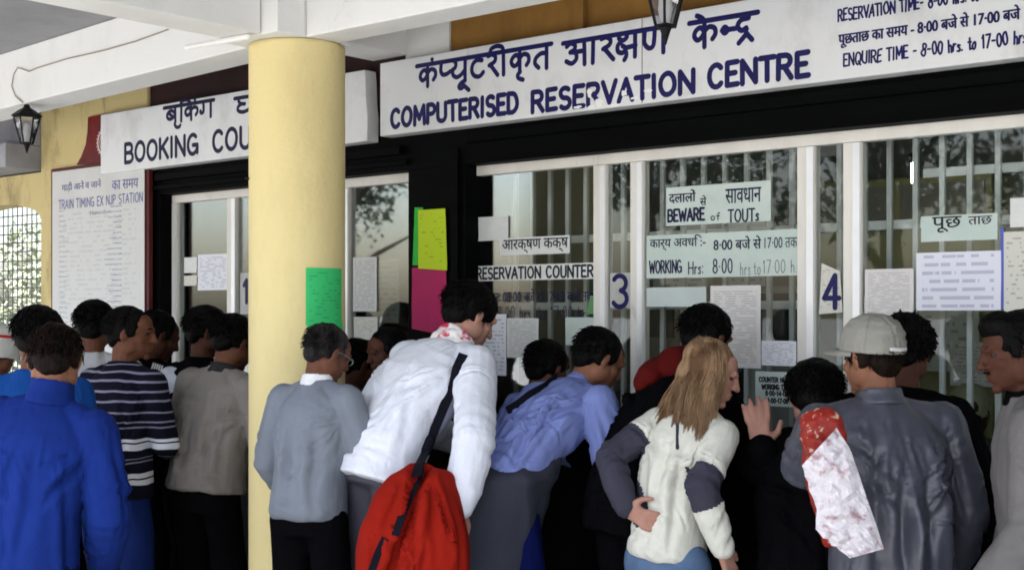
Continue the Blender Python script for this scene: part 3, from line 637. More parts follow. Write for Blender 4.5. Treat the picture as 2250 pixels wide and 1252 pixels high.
b = V(); b.box((-18, 11.0, 0), (-6, 11.2, 2.9)); b.box((-18, 10.95, 2.901), (-6, 11.25, 2.98))
tag(b.build('garden_wall', new_mat('pale_wall_paint', (.78, .72, .70), .8, .15, 2)), 'pale plastered garden wall behind the bushes', 'wall')

# ------------------------------------------------------------------ notices
P_white = paper_mat('white_paper', (.74, .75, .80), lines=16, amount=.5, vert=12)
P_dense = paper_mat('dense_paper', (.66, .66, .64), (.2, .2, .2), lines=30, amount=.56, vert=14)
P_cream = paper_mat('cream_paper', (.66, .65, .58), lines=18, amount=.45, vert=9)
P_blank = new_mat('blank_paper', (.74, .75, .73), .7, .1, 8)
P_pale = stained('pale_green_board', (.50, .60, .55), (.60, .66, .62), rough=.5, lo=.4, hi=.7, scale=5, stretch=(1, 1, 1), bump=.02)
P_green = paper_mat('green_paper', (.05, .55, .17), (.02, .2, .08), lines=18, amount=.45, vert=8)
P_lime = paper_mat('lime_paper', (.52, .68, .03), (.15, .25, .02), lines=17, amount=.42, vert=8)
P_green2 = new_mat('deep_green_paper', (.03, .48, .05), .7)
P_pink = new_mat('magenta_paper', (.50, .015, .12), .7, .25, 4, col2=(.40, .02, .10))
P_list = paper_mat('printed_list', (.70, .68, .66), (.25, .2, .2), lines=34, amount=.55, vert=11)
YN = YG - .0065
sd = [0]
def notice(name, a, mat, label, Y=YN, group=None, curl=.004, cat='notice', inner=False):
    """a = pixel corners: left, top, right, bottom as seen, or four (x, y) corners"""
    sd[0] += 1
    if len(a) == 4 and not hasattr(a[0], '__len__'):
        l, t_, r_, b_ = a
        zt0, zb0 = onY(l, t_, Y).z, onY(l, b_, Y).z
        xl, xr = onY(l, t_, Y).x, onY(r_, t_, Y).x
        cor = [(xl, Y, zb0), (xr, Y, zb0), (xr, Y, zt0), (xl, Y, zt0)]
    else: cor = [tuple(onY(x, y, Y)) for x, y in a]
    o = sheet(name, cor, mat, curl=curl, seed=sd[0] * 3.3)
    tag(o, label, cat, group); return o, cor
def wording(parent, rows, mat, Y, jit=.002):
    t = V()
    for s, x0, x1, yb, yt, wgt in rows:
        a = (onY(x0, 500, Y).x, onY(x1, 500, Y).x, onY(x0, yb, Y).z, onY(x0, yt, Y).z, Y)
        if any(ord(c) > 2000 for c in s): fwrite(t, s, *a, bold=.06 * wgt)
        elif all(c in LAT for c in s): paint(t, s, *a, .0012 + wgt * (a[3] - a[2]) * 1.6, jit=.001)
        else: write(t, s, *a, 0, thick=.0006)
    o = t.build('lettering', mat, parent); return o
Y1 = YN - .0015
notice('paper_notice', (1052, 478, 1117, 530), P_blank, 'small blank white paper high on the first counter pane')
o, _ = notice('counter_notice', (1100, 524, 1252, 562), P_blank, 'narrow white strip with black Hindi words above the RESERVATION COUNTER strip', curl=0)
wording(o, [('आरक्षण कक्ष', 1104, 1248, 558, 528, .03)], M_blackink, Y1)
o, _ = notice('counter_notice', (1043, 585, 1309, 618), P_blank, 'white strip reading RESERVATION COUNTER on the first counter pane', curl=0)
wording(o, [('RESERVATION COUNTER', 1047, 1304, 613, 590, .05)], M_blackink, Y1)
t = V()
for s, x0, x1, yb, yt in (('प्रातः 08·00 बजे से 17·00 बजे तक', 1062, 1304, 672, 636), ('08·00 hrs. to 17·00 hrs', 1080, 1296, 702, 674)):
    a = (onY(x0, 500, YN).x, onY(x1, 500, YN).x, onY(x0, yb, YN).z, onY(x0, yt, YN).z, YG - .005)
    if ord(s[0]) > 2000: fwrite(t, s, *a, bold=.0015)
    else: paint(t, s, *a, .0022, jit=.002)
tag(t.build('painted_hours', M_inkd), 'dark opening hours painted on the glass below RESERVATION COUNTER', 'lettering')
notice('paper_notice', (1057, 690, 1113, 823), P_white, 'tall bluish printed paper at the lower left of the first counter pane')
notice('paper_notice', (1114, 699, 1184, 785), P_dense, 'squarer printed paper right of the tall bluish one on the first pane')
notice('paper_notice', (1243, 697, 1309, 757), P_pale, 'pale green edged paper low beside the post left of number 3')
notice('paper_notice', [(1288, 690), (1306, 690), (1306, 650), (1298, 650)], new_mat('dull_green_paper', (.12, .28, .12), .7), 'small torn green scrap beside the post left of number 3')
o, _ = notice('number_plate', (1341, 600, 1390, 676), new_mat('clear_film', (.52, .53, .5), .5, .2, 8), 'painted counter number 3 on the first narrow pane', curl=0)
wording(o, [('3', 1346, 1381, 674, 606, .045)], M_ink, Y1)
o, _ = notice('counter_notice', (1464, 413, 1694, 497), P_pale, 'pale green notice reading BEWARE of TOUTs on the second counter pane', curl=.001)
wording(o, [('दलालों', 1470, 1528, 448, 420, .03), ('से', 1538, 1552, 452, 430, .02), ('सावधान', 1594, 1672, 448, 416, .02), ('BEWARE', 1467, 1548, 487, 462, .05), ('of', 1561, 1582, 484, 468, .02), ('TOUTs', 1600, 1668, 488, 462, .03)], M_inkd, Y1 - .001)
o, _ = notice('counter_notice', (1421, 518, 1757, 612), P_pale, 'pale green hours board below the BEWARE notice', curl=0)
wording(o, [('कार्य अवधि :-', 1428, 1550, 552, 520, .02), ('8·00 बजे से', 1568, 1672, 550, 522, .03), ('17·00 तक', 1680, 1752, 546, 522, .0), ('WORKING', 1427, 1498, 600, 574, .03), ('Hrs:', 1512, 1546, 602, 576, .02), ('8·00', 1566, 1610, 600, 570, .02), ('hrs.to', 1626, 1672, 604, 576, .0), ('17·00 h.', 1676, 1752, 600, 572, .0)], M_inkd, Y1)
notice('paper_notice', (1421, 632, 1552, 674), new_mat('faded_board', (.55, .62, .6), .6, .1, 6), 'plain pale strip below the green hours board', curl=0)
notice('paper_notice', (1562, 628, 1672, 806), P_list, 'large whitish printed list behind the dark beanie on the second pane')
notice('paper_notice', (1674, 748, 1750, 802), P_white, 'small bluish paper above the black lettered rate notice')
o, _ = notice('counter_notice', (1660, 815, 1742, 890), P_pale, 'grey rate notice with four black lines at the second pane edge', curl=0)
wording(o, [('COUNTER No. 4', 1668, 1738, 838, 828, .05), ('WORKING TIME', 1674, 1736, 854, 844, .05), ('8·00-14·00', 1682, 1732, 868, 858, .05), ('14·00-17·00', 1682, 1732, 884, 874, .05)], M_blackink, Y1)
o, _ = notice('number_plate', [(1800, 690), (1852, 686), (1846, 596), (1806, 578)], P_cream, 'counter number 4 on torn white paper on the second narrow pane', curl=.002)
wording(o, [('4', 1808, 1846, 676, 606, .045)], M_ink, Y1 - .002)
o, _ = notice('counter_notice', (2024, 476, 2192, 532), P_pale, 'pale green strip with a half worn Hindi word on the third pane', curl=0)
wording(o, [('पूछ', 2048, 2112, 512, 478, .03), ('ताछ', 2128, 2180, 494, 476, -.01)], M_blackink, Y1)
notice('paper_notice', (2014, 556, 2200, 682), paper_mat('hand_written', (.76, .77, .85), (.2, .2, .35), 7, .55, 16), 'large white hand written notice on the third pane')
notice('paper_notice', (1901, 592, 2008, 706), P_list, 'crumpled white printed list behind the grey cap on the third pane', curl=.01)
notice('paper_notice', (2206, 510, 2290, 690), P_cream, 'cream typed sheet at the right edge of the third pane')
notice('paper_notice', (2220, 436, 2300, 500), P_blank, 'blank white paper above the cream sheet at the right edge')
notice('paper_notice', (2199, 500, 2206, 676), new_mat('blue_edge', (.10, .12, .5), .6), 'narrow blue strip between the hand written notice and cream sheet', curl=0)
# booking windows
notice('paper_notice', (435, 560, 503, 638), P_white, 'white printed paper on the booking window left of the column')
notice('paper_notice', (405, 566, 433, 600), P_blank, 'upper small grey paper beside the booking window post')
notice('paper_notice', (405, 606, 433, 628), P_cream, 'lower small grey paper beside the booking window post')
o, _ = notice('number_plate', (528, 600, 556, 690), new_mat('clear_film_two', (.5, .5, .48), .5, .2, 8), 'counter number 1 half hidden by the column', curl=0)
wording(o, [('1', 534, 548, 664, 616, .06)], M_inkd, Y1)
notice('paper_notice', (776, 566, 828, 684), P_dense, 'long typed white list on the booking window right of the column')
notice('paper_notice', (778, 696, 830, 746), P_cream, 'cream ticket paper low on the booking window right of the column')
# coloured bills on the dark post
YP = YW - .0035
notice('coloured_bill', [(907, 583), (924, 583), (930, 456), (912, 456)], P_green2, 'green bill showing behind the lime yellow one on the dark post', Y=YP)
notice('coloured_bill', [(905, 722), (984, 738), (980, 583), (906, 588)], P_pink, 'magenta pink bill below the lime yellow one on the dark post', Y=YP - .003)
notice('coloured_bill', [(920, 590), (983, 594), (979, 458), (919, 462)], P_lime, 'lime yellow bill pinned on the dark post', Y=YP - .009)
# green bill glued round the column
def bill_on_column(px0, px1, py0, py1):
    vs = []; uv = []; fs = []; nx, nz = 12, 12
    dcol = cs * CYY - sn * CXX
    def hit(px, py):
        dd = at(px, py, 1.0) - Vector((0, 0, CAM_Z)); a_ = dd.x ** 2 + dd.y ** 2; b_ = -2 * (dd.x * CXX + dd.y * CYY); c_ = CXX ** 2 + CYY ** 2 - .2035 ** 2
        t_ = (-b_ - math.sqrt(max(0, b_ * b_ - 4 * a_ * c_))) / (2 * a_); return Vector((0, 0, CAM_Z)) + dd * t_
    A, B = hit(px0, py0), hit(px1, py1)
    a0, a1 = math.atan2(A.y - CYY, A.x - CXX), math.atan2(hit(px1, py0).y - CYY, hit(px1, py0).x - CXX)
    z1, z0 = A.z, hit(px0, py1).z
    for s_, r_ in ((0, .2045), (1, .2030)):
        for j in range(nz + 1):
            for i in range(nx + 1):
                u, v = i / nx, j / nz; a = a0 + (a1 - a0) * u; rr = r_ + .004 * max(0, noise.noise(Vector((u * 2, v * 2, 4)))) + (.01 * max(0, u - .7) * max(0, .2 - v) * 10)
                vs.append((CXX + rr * math.cos(a), CYY + rr * math.sin(a), z0 + (z1 - z0) * v + (.02 * max(0, .12 - u) * 8 * (1 - v) if v < .1 else 0))); uv.append((u, v))
    n1 = (nx + 1) * (nz + 1)
    for j in range(nz):
        for i in range(nx):
            a = j * (nx + 1) + i; fs.append((a, a + 1, a + nx + 2, a + nx + 1)); fs.append((n1 + a, n1 + a + nx + 1, n1 + a + nx + 2, n1 + a + 1))
    m = bpy.data.meshes.new('coloured_bill'); m.from_pydata(vs, [], fs); ul = m.uv_layers.new(name='UVMap')
    for lp in m.loops: ul.data[lp.index].uv = uv[lp.vertex_index]
    m.materials.append(P_green); o = bpy.data.objects.new('coloured_bill', m); C.objects.link(o)
    tag(o, 'bright green bill pasted on the yellow column', 'notice')
bill_on_column(672, 750, 588, 724)
# ------------------------------------------------------------------ people
def cloth(name, col, **k):
    a = dict(rough=.9, var=.18, scale=5, bump=.25, bscale=220, spec=.08); wr = k.pop('wr', .2); a.update(k); m = new_mat(name, col, **a); t = m.node_tree; b = t.nodes['Principled BSDF']
    tc = t.nodes.new('ShaderNodeTexCoord'); mp = t.nodes.new('ShaderNodeMapping'); mp.inputs['Scale'].default_value = k.get('wst', (1, 1, .45))
    n = t.nodes.new('ShaderNodeTexNoise'); n.inputs['Scale'].default_value = 8; n.inputs['Detail'].default_value = 3; n.inputs['Distortion'].default_value = 1.1
    bp = t.nodes.new('ShaderNodeBump'); bp.inputs['Strength'].default_value = wr; bp.inputs['Distance'].default_value = .045
    t.links.new(tc.outputs['Object'], mp.inputs[0]); t.links.new(mp.outputs[0], n.inputs['Vector']); t.links.new(n.outputs[0], bp.inputs['Height'])
    src = b.inputs['Normal'].links[0].from_node
    t.links.new(bp.outputs[0], src.inputs['Normal']); return m
def skin_mat(name, col):
    m = new_mat(name, col, .6, .3, 14, bump=.15, bscale=120, spec=.15)
    b = m.node_tree.nodes['Principled BSDF']; b.inputs['Subsurface Weight'].default_value = .08; b.inputs['Subsurface Radius'].default_value = (.02, .008, .005); b.inputs['Subsurface Scale'].default_value = .5
    return m
SK_brown = skin_mat('brown_skin', (.15, .06, .034)); SK_dark = skin_mat('dark_brown_skin', (.085, .032, .019)); SK_fair = skin_mat('fair_skin', (.44, .23, .17)); SK_tan = skin_mat('tan_skin', (.27, .12, .07))
def hair_mat(name, col, col2): return new_mat(name, col, .6, 0, 26, col2=col2, spec=.07, bump=.5, bscale=90, bstretch=(1, 1, .15), stretch=(1, 1, .12))
H_black = hair_mat('black_hair', (.004, .0035, .0035), (.0015, .0015, .0015)); H_brown = hair_mat('dark_brown_hair', (.016, .008, .005), (.004, .0025, .002))
H_blond = hair_mat('blonde_hair', (.34, .22, .125), (.12, .066, .035)); H_grey = hair_mat('greying_hair', (.04, .036, .033), (.006, .005, .005))
M_eye = new_mat('lid_shaded_eye', (.045, .036, .033), .6, spec=.1); M_iris = new_mat('iris_dark', (.01, .007, .005), .2)  # eye white darkened: shade of the lids is put into the colour
M_black = cloth('black_cloth', (.0032, .0032, .004), spec=.02); M_navy = cloth('navy_cloth', (.006, .008, .05), spec=.05); M_shoe = new_mat('shoe_leather', (.02, .015, .012), .4)
M_char = cloth('charcoal_cloth', (.035, .035, .045))

def fbm(p, o=3):
    v = 0; a = 1
    for i in range(o): v += a * noise.noise(p); p = p * 2.1 + Vector((3.7, 1.3, 9.2)); a *= .5
    return v
def crease(nm, segs, seed=Vector((0, 0, 0))):
    """press cloth folds into a surface: every seg = (a, b, width, height); a ridge beside a valley along a..b"""
    n = len(nm.vertices); co = np.empty(n * 3); nm.vertices.foreach_get('co', co); co = co.reshape(-1, 3); no = np.array([v.normal[:] for v in nm.vertices])
    wob = np.array([noise.noise_vector(Vector(c) * 7 + seed)[:] for c in co]) * .016
    q = co + wob; d_ = np.zeros(n)
    for a, b, wd_, ht in segs:
        a = np.array(a); b = np.array(b); ab = b - a; L2 = (ab ** 2).sum() + 1e-9
        t = ((q - a) @ ab) / L2; tc_ = np.clip(t, 0, 1); near = a + tc_[:, None] * ab; df = q - near; dist = np.sqrt((df ** 2).sum(1))
        m = dist < wd_ * 5
        if not m.any(): continue
        side = np.cross(no[m], ab / math.sqrt(L2)); sgn = (df[m] * side).sum(1)
        sgn = np.where(np.abs(sgn) < dist[m] * .2, np.sign(sgn) * dist[m], sgn)
        fall = np.sin(np.pi * np.clip(.06 + .88 * tc_[m], 0, 1)) ** .6 * np.exp(-(np.maximum(0, dist[m] - np.abs(sgn)) / (wd_ * 2.5)) ** 2)
        x = sgn / wd_
        d_[m] += ht * fall * (np.exp(-x ** 2) - 1.05 * np.exp(-((x - 1.5) / .85) ** 2) + .35 * np.exp(-((x - 3.1) / 1.2) ** 2))
    co = co + no * d_[:, None]; nm.vertices.foreach_set('co', co.ravel()); nm.update()
def remesh(col, name, voxel, smooth=3, disp=None, factor=.5):
    """fuse the collected closed shapes into one continuous surface"""
    m = col.mesh(name); o = bpy.data.objects.new(name, m); C.objects.link(o)
    md = o.modifiers.new('fuse', 'REMESH'); md.mode = 'VOXEL'; md.voxel_size = voxel; md.adaptivity = 0
    if smooth: sm = o.modifiers.new('smooth', 'SMOOTH'); sm.factor = factor; sm.iterations = smooth
    nm = bpy.data.meshes.new_from_object(o.evaluated_get(bpy.context.evaluated_depsgraph_get()))
    bpy.data.objects.remove(o); bpy.data.meshes.remove(m); nm.name = name
    if disp:
        nn = [v.normal.copy() for v in nm.vertices]
        for v, q in zip(nm.vertices, nn): v.co = v.co + q * disp(v.co, q)
    for p in nm.polygons: p.use_smooth = True
    nm.update()
    return nm
def link(nm, name, mat, parent):
    for q in (mat if isinstance(mat, (list, tuple)) else [mat]): nm.materials.append(q)
    o = bpy.data.objects.new(name, nm); C.objects.link(o); o.parent = parent; return o
def ring(c, Rv, Fv, a, b, n=28, e=2.4):
    out = []
    for i in range(n):
        t = 2 * math.pi * i / n; ct, st = math.cos(t), math.sin(t)
        out.append(c + Rv * (a * math.copysign(abs(ct) ** (2 / e), ct)) + Fv * (b * math.copysign(abs(st) ** (2 / e), st)))
    return out

class Body: pass
def make_hand(col, wrist, D, S, N, curl=25, k=1.0, spread=1.0):
    """palm, four fingers and a thumb: D along the hand, S towards the thumb, N out of the palm side"""
    D, S, N = D.normalized(), S.normalized(), N.normalized()
    col.tube([wrist - D * .03, wrist + D * .015], [.027 * k, .026 * k], 10)
    for q in (-.024, -.008, .008, .024): col.tube([wrist + D * .015 * k + S * q * .7 * k, wrist + D * .085 * k + S * q * k], [.015 * k, .0115 * k], 8)
    for q, L in ((.030, .068), (.010, .078), (-.011, .072), (-.031, .055)):
        p = wrist + D * .085 * k + S * q * k; a = 0; pts = [p]; d = (D + S * q * 4 * spread).normalized()
        for seg in (.42, .33, .27):
            a += R(curl); dd = d * math.cos(a) + N * math.sin(a); p = p + dd * L * seg * k; pts.append(p)
        col.tube(pts, [.0105 * k, .0095 * k, .0085 * k, .0072 * k], 8)
    p = wrist + D * .022 * k + S * .024 * k; q1 = p + (D * .55 + S * .8 + N * .2).normalized() * .042 * k; q2 = q1 + (D * .85 + S * .4 + N * .35).normalized() * .034 * k
    col.tube([p, q1, q2], [.016 * k, .0115 * k, .009 * k], 8)

def person(label, px, py, d, head=0, s=1.0, lean=8, roll=0, twist=0, hyaw=0, hpitch=18, hroll=0, arms=None, sh=.178, wd=1.0, dp=1.0,
           skin=SK_brown, hair=H_black, hstyle='short', hvol=1.0, vox=.008, face=False, top=None, legs=None, feet=.03, hands=None, group='people queuing at the ticket windows', apx=None, capped=False):
    """head centre seen at px, py and d metres ahead; head = heading in degrees (0 faces the windows, positive turns left)"""
    P = Body(); P.s = s
    def spine(t):                              # t metres up from the pelvis; returns point, frame
        p = Vector((0, 0, 0)); n = 14; h = t / n if t > 0 else 0; M = None
        def fr(tt):
            f = min(1, max(0, tt / (.36 * s))); pi = R(lean) * (.55 + .45 * f); ro = R(roll) * (.4 + .6 * f); tw = R(twist) * f
            return Matrix.Rotation(ro, 3, 'Y') @ Matrix.Rotation(-pi, 3, 'X') @ Matrix.Rotation(tw, 3, 'Z')
        for i in range(n if t > 0 else 0): p = p + fr((i + .5) * h) @ Vector((0, 0, h))
        M = fr(t)
        if t < 0: p = Matrix.Rotation(R(-lean * .25), 3, 'X') @ Vector((0, 0, t))
        return p, M
    nb, Mn = spine(.50 * s)
    nd = (Mn @ Vector((0, 0, 1))) * .6 + Vector((0, 0, .55)); nd.normalize()
    yawM = Matrix.Rotation(R(hyaw), 3, 'Z')
    Hm = yawM @ Matrix.Rotation(R(-hpitch), 3, 'X') @ Matrix.Rotation(R(hroll), 3, 'Y')
    hc = nb + nd * .095 * s + Hm @ Vector((0, .025, .075)) * s
    wpos = at(px, py, d); Rz = Matrix.Rotation(R(head), 3, 'Z')
    base = wpos - Rz @ hc; H = base.z
    root = tag(empty('person', (base.x, base.y, 0), R(head)), label, 'person', group)
    P.root = root; up = Vector((0, 0, H)); P.H = H
    T = lambda v: v + up
    P.hc = T(hc); P.Hm = Hm; P.spine = lambda t: (T(spine(t)[0]), spine(t)[1])
    # arms
    arms = arms or {}
    P.sho = {}; P.elb = {}; P.wri = {}
    for sd_, sg in (('L', -1), ('R', 1)):
        c, M = spine(.445 * s); S0 = T(c + M @ Vector((sg * sh * s, 0, 0)))
        e, wv = arms.get(sd_, ((.06, -.03, -.28), (-.02, .10, -.23)))
        tw = Matrix.Rotation(R(twist), 3, 'Z')
        E = S0 + tw @ Vector((sg * e[0], e[1], e[2])) * s; W = E + tw @ Vector((sg * wv[0], wv[1], wv[2])) * s
        if apx and sd_ in apx:               # elbow and wrist given as seen points
            ww = lambda q: Rz.inverted() @ (at(*q) - Vector((base.x, base.y, 0)))
            E, W = ww(apx[sd_][0]), ww(apx[sd_][1])
        P.sho[sd_], P.elb[sd_], P.wri[sd_] = S0, E, W
    # legs
    hip = {}; kne = {}; ank = {}
    for sd_, sg in (('L', -1), ('R', 1)):
        hip[sd_] = up + Vector((sg * .09 * s, 0, -.04)); ank[sd_] = Vector((sg * .11 * s, feet, .085))
        mid = (hip[sd_] + ank[sd_]) / 2; kne[sd_] = mid + Vector((0, .035, .01))
    P.hip, P.kne, P.ank = hip, kne, ank
    # ---------------- body: one continuous skin surface
    b = V(); Hp = lambda x, y, z: P.hc + Hm @ Vector((x, y, z)) * s
    def he(c, r): b.ell(Hp(*c), [q * s for q in r], Hm, 20, 14)
    he((0, -.015, .03), (.076, .094, .085)); he((0, .03, -.03), (.060, .062, .085)); he((0, .034, .042), (.064, .053, .050)); he((0, .048, -.022), (.046, .044, .055)); he((0, .04, -.072), (.046, .046, .036)); he((0, .076, -.098), (.020, .017, .016))
    b.tube([Hp(-.034, .083, .024), Hp(0, .091, .022), Hp(.034, .083, .024)], [.011 * s] * 3, 8)
    b.tube([Hp(0, .092, .016), Hp(0, .104, -.012), Hp(0, .111, -.026)], [.008 * s, .010 * s, .0125 * s], 8); he((.012, .103, -.028), (.009, .01, .008)); he((-.012, .103, -.028), (.009, .01, .008))
    b.tube([Hp(-.022, .086, -.055), Hp(0, .096, -.053), Hp(.022, .086, -.055)], [.006 * s, .008 * s, .006 * s], 8); b.tube([Hp(-.018, .084, -.068), Hp(0, .093, -.069), Hp(.018, .084, -.068)], [.006 * s, .009 * s, .006 * s], 8)
    for g in (-1, 1):
        he((g * .040, .050, -.024), (.022, .026, .020)); b.ell(Hp(g * .078, -.012, -.006), (.009 * s, .02 * s, .032 * s), Hm @ Matrix.Rotation(R(-12), 3, 'X') @ Matrix.Rotation(R(g * 18), 3, 'Z'), 12, 10)
        he((g * .050, .0, -.048), (.024, .045, .045))
    b.tube([T(nb) - nd * .05 * s, T(nb) + nd * .03 * s, Hp(0, -.025, -.05)], [.062 * s, .056 * s, .054 * s], 14)
    rings = []
    for t, a, q in ((-.08, .14, .10), (.02, .145, .105), (.14, .125, .09), (.3, .145, .10), (.42, .14, .085), (.48, .08, .07), (.52, .055, .055)):
        c, M = P.spine(t * s); rings.append(ring(c, M @ Vector((1, 0, 0)), M @ Vector((0, 1, 0)), a * s * wd * .92, q * s * .92))
    b.loft(rings)
    hands = hands or {}
    for sd_, sg in (('L', -1), ('R', 1)):
        S0, E, W = P.sho[sd_], P.elb[sd_], P.wri[sd_]
        c, M = P.spine(.44 * s); ka = min(1, top.get('arm', 1) * .92) if top else 1; b.tube([c, S0, E, W], [.05 * s * ka, .042 * s * ka, .034 * s * ka, .025 * s], 12)
        hd = hands.get(sd_, {}); D = (W - E).normalized()
        if 'D' in hd: D = Vector(hd['D']).normalized()
        N = Vector(hd.get('N', (-sg, 0, 0))); N = (N - D * N.dot(D)).normalized(); S = Vector(hd.get('S', D.cross(N) * sg * -1)); S = (S - D * S.dot(D) - N * S.dot(N)).normalized()
        if 'S' not in hd and S.y < 0: S = -S
        make_hand(b, W, D, S, N, hd.get('curl', 28), s * hd.get('k', 1.0))
        b.tube([hip[sd_], kne[sd_], ank[sd_]], [.075 * s, .05 * s, .035 * s], 12)
    bo = link(remesh(b, 'body', vox, 4 if vox < .006 else 2), 'body', skin, root)
    if face:
        for g in (-1, 1):
            e = V(); e.ell(Hp(g * .031, .070, .005), (.0112 * s, .0105 * s, .0075 * s), Hm, 12, 10); e.cur = 1; e.ell(Hp(g * .031, .0785, .0045), (.0058 * s, .003 * s, .0056 * s), Hm, 10, 8)
            e.build('eye', [M_eye, M_iris], root, smooth=True)
    # ---------------- hair
    if hair:
        h = V(); r2 = random.Random(hash((int(px), int(py))) & 0xffff)
        k = hvol
        def hh(c, r): h.ell(Hp(*c), [q * s for q in r], Hm, 20, 14)
        hh((0, -.024, .040), (.085 * k, .096 * k, .082 * (.5 + .5 * k))); hh((0, -.068, -.02), (.062 * k, .042 * k, .056))
        for g in (-1, 1): hh((g * .066, -.028, .012), (.020, .046, .052)); hh((g * .070, .018, .018), (.012, .016, .035))
        if face:
            for g in (-1, 1): h.tube([Hp(g * .014, .093, .024), Hp(g * .034, .089, .029), Hp(g * .052, .072, .023)], [.0045 * s, .006 * s, .004 * s], 6)
        if hstyle == 'moustache': h.tube([Hp(-.034, .082, -.056), Hp(-.018, .097, -.046), Hp(0, .105, -.042), Hp(.018, .097, -.046), Hp(.034, .082, -.056)], [.003 * s, .0055 * s, .006 * s, .0055 * s, .003 * s], 6); hh((0, .034, .086), (.070, .058, .044)); hh((0, .060, .072), (.050, .028, .024))
        nm = remesh(h, 'hair', .006, 2, lambda v, n: .004 * s * fbm(v * 30))
        # loose tufts over the surface break the outline
        t = V(); cc = P.hc + Hm @ Vector((0, -.024, .040)) * s
        nt_ = 1100 if hstyle != 'curly' else 900
        for i in range(nt_):
            v = Vector((r2.gauss(0, 1), r2.gauss(-.5, 1), r2.gauss(.35, 1))).normalized()
            if v.y > .55 and v.z < .3: continue
            if capped and v.z > -.25: continue
            p = cc + Hm @ Vector((v.x * .083 * k, v.y * .094 * k, v.z * .080)) * s; n = (Hm @ v)
            if hstyle == 'curly':
                d1 = (n + Vector((r2.uniform(-.6, .6), r2.uniform(-.6, .6), -.5 * r2.random()))).normalized(); L = .032 * s
                t.tube([p, p + d1 * L * .5, p + (d1 + Vector((r2.uniform(-.8, .8), r2.uniform(-.8, .8), -.6))).normalized() * L], [.006, .007, .002], 4, dome=False)
            else:
                dn = Hm @ Vector((r2.uniform(-.3, .3), -.3 + r2.uniform(-.3, .5), -.45)); d1 = (n * r2.uniform(.05, .34) + dn).normalized(); L = s * r2.uniform(.018, .040)
                t.tube([p, p + d1 * L * .6, p + (d1 - n * .25).normalized() * L], [.0022, .0019, .0005], 3, dome=False)
        ho = link(nm, 'hair', hair, root)
        tm = t.mesh('tufts'); tm.materials.append(hair)
        import bmesh
        bm = bmesh.new(); bm.from_mesh(nm); bm.from_mesh(tm); bm.to_mesh(nm); bm.free(); bpy.data.meshes.remove(tm)
        P.hair = ho
    # ---------------- upper garment
    if top:
        g = V(); th = top.get('th', 1.0); hem = top.get('hem', -.08); w = wd * top.get('w', 1.0)
        prof = [(hem, .178 * top.get('hemw', 1.0), .132 * top.get('hemw', 1.0)), (hem * .45, .182, .136), (.04, .176, .132), (.16, .168, .124), (.30, .182, .130), (.40, .178, .118), (.455, .145, .100), (.50, .088, .080), (.535, .066, .066)]
        prof = top.get('prof', prof); rings = []
        for t, a, q in prof:
            c, M = P.spine(t * s); c = c + M @ Vector((0, top.get('belly', 0) * max(0, 1 - abs(t - .1) * 4), 0))
            rings.append(ring(c, M @ Vector((1, 0, 0)), M @ Vector((0, 1, 0)), a * s * w * th, q * s * dp * th))
        g.loft(rings); ar = [q * s * top.get('arm', 1.0) for q in (.068, .072, .058, .047)]; cut = top.get('sleeve', .97)
        for sd_, sg in (('L', -1), ('R', 1)):
            S0, E, W = P.sho[sd_], P.elb[sd_], P.wri[sd_]; c, M = P.spine(.45 * s); ins = c + M @ Vector((sg * .06 * s, 0, .012 * s)); c2, M2 = P.spine(.485 * s)
            g.tube([c2 + M2 @ Vector((sg * .045 * s, 0, .005)), S0 + Vector((-sg * .015, 0, .002)), S0 * .6 + E * .4], [.055 * s, .066 * s * top.get('arm', 1.0), .06 * s], 12)
            g.tube([S0, S0 * .5 + E * .5, E, E * .55 + W * .45, E * (1 - cut) + W * cut], [ar[0], ar[0] * .95, ar[2] * 1.06, ar[2], ar[3]], 14)
        f = top.get('fold', None); amp = top.get('amp', .010) * .55; sc = Vector(top.get('fs', (9, 9, 3.5))); seed = Vector((px * .013, py * .017, 0))
        def disp(v, n):
            q = Vector((v.x * sc.x, v.y * sc.y, v.z * sc.z)) + seed
            q = q + Vector((.6, .5, .4)) * noise.noise(v * 5 + seed)
            r_ = 1 - abs(noise.noise(q)) * 2.2
            for sd_ in 'LR':
                E = P.elb[sd_]; dd = (v - E).length
                if dd < .13: r_ += (1 - dd / .13) * .9 * math.sin((v - P.sho[sd_]).dot((E - P.sho[sd_]).normalized()) * 95 + 3 * noise.noise(v * 12))
            e_ = amp * r_ * .8 + amp * .35 * noise.noise(v * 26 + seed)
            if f: e_ += f(v, P)
            return e_
        gm = remesh(g, top.get('name', 'jacket'), top.get('vox', .0075), 3, disp)
        rr_ = random.Random(int(px * 7 + py)); segs = []; fk = top.get('cr', 1.0); un = lambda a, b_: rr_.uniform(a, b_)
        def onback(t, x, back=True):           # a point on the garment's back (or front)
            c, M = P.spine(t * s); a_ = np.interp(t, [q[0] for q in prof], [q[1] for q in prof]) * s * w; b_ = np.interp(t, [q[0] for q in prof], [q[2] for q in prof]) * s * dp
            return c + M @ Vector((x * a_, (-1 if back else 1) * b_ * (max(0, 1 - abs(x) ** 2.4)) ** (1 / 2.4), 0))
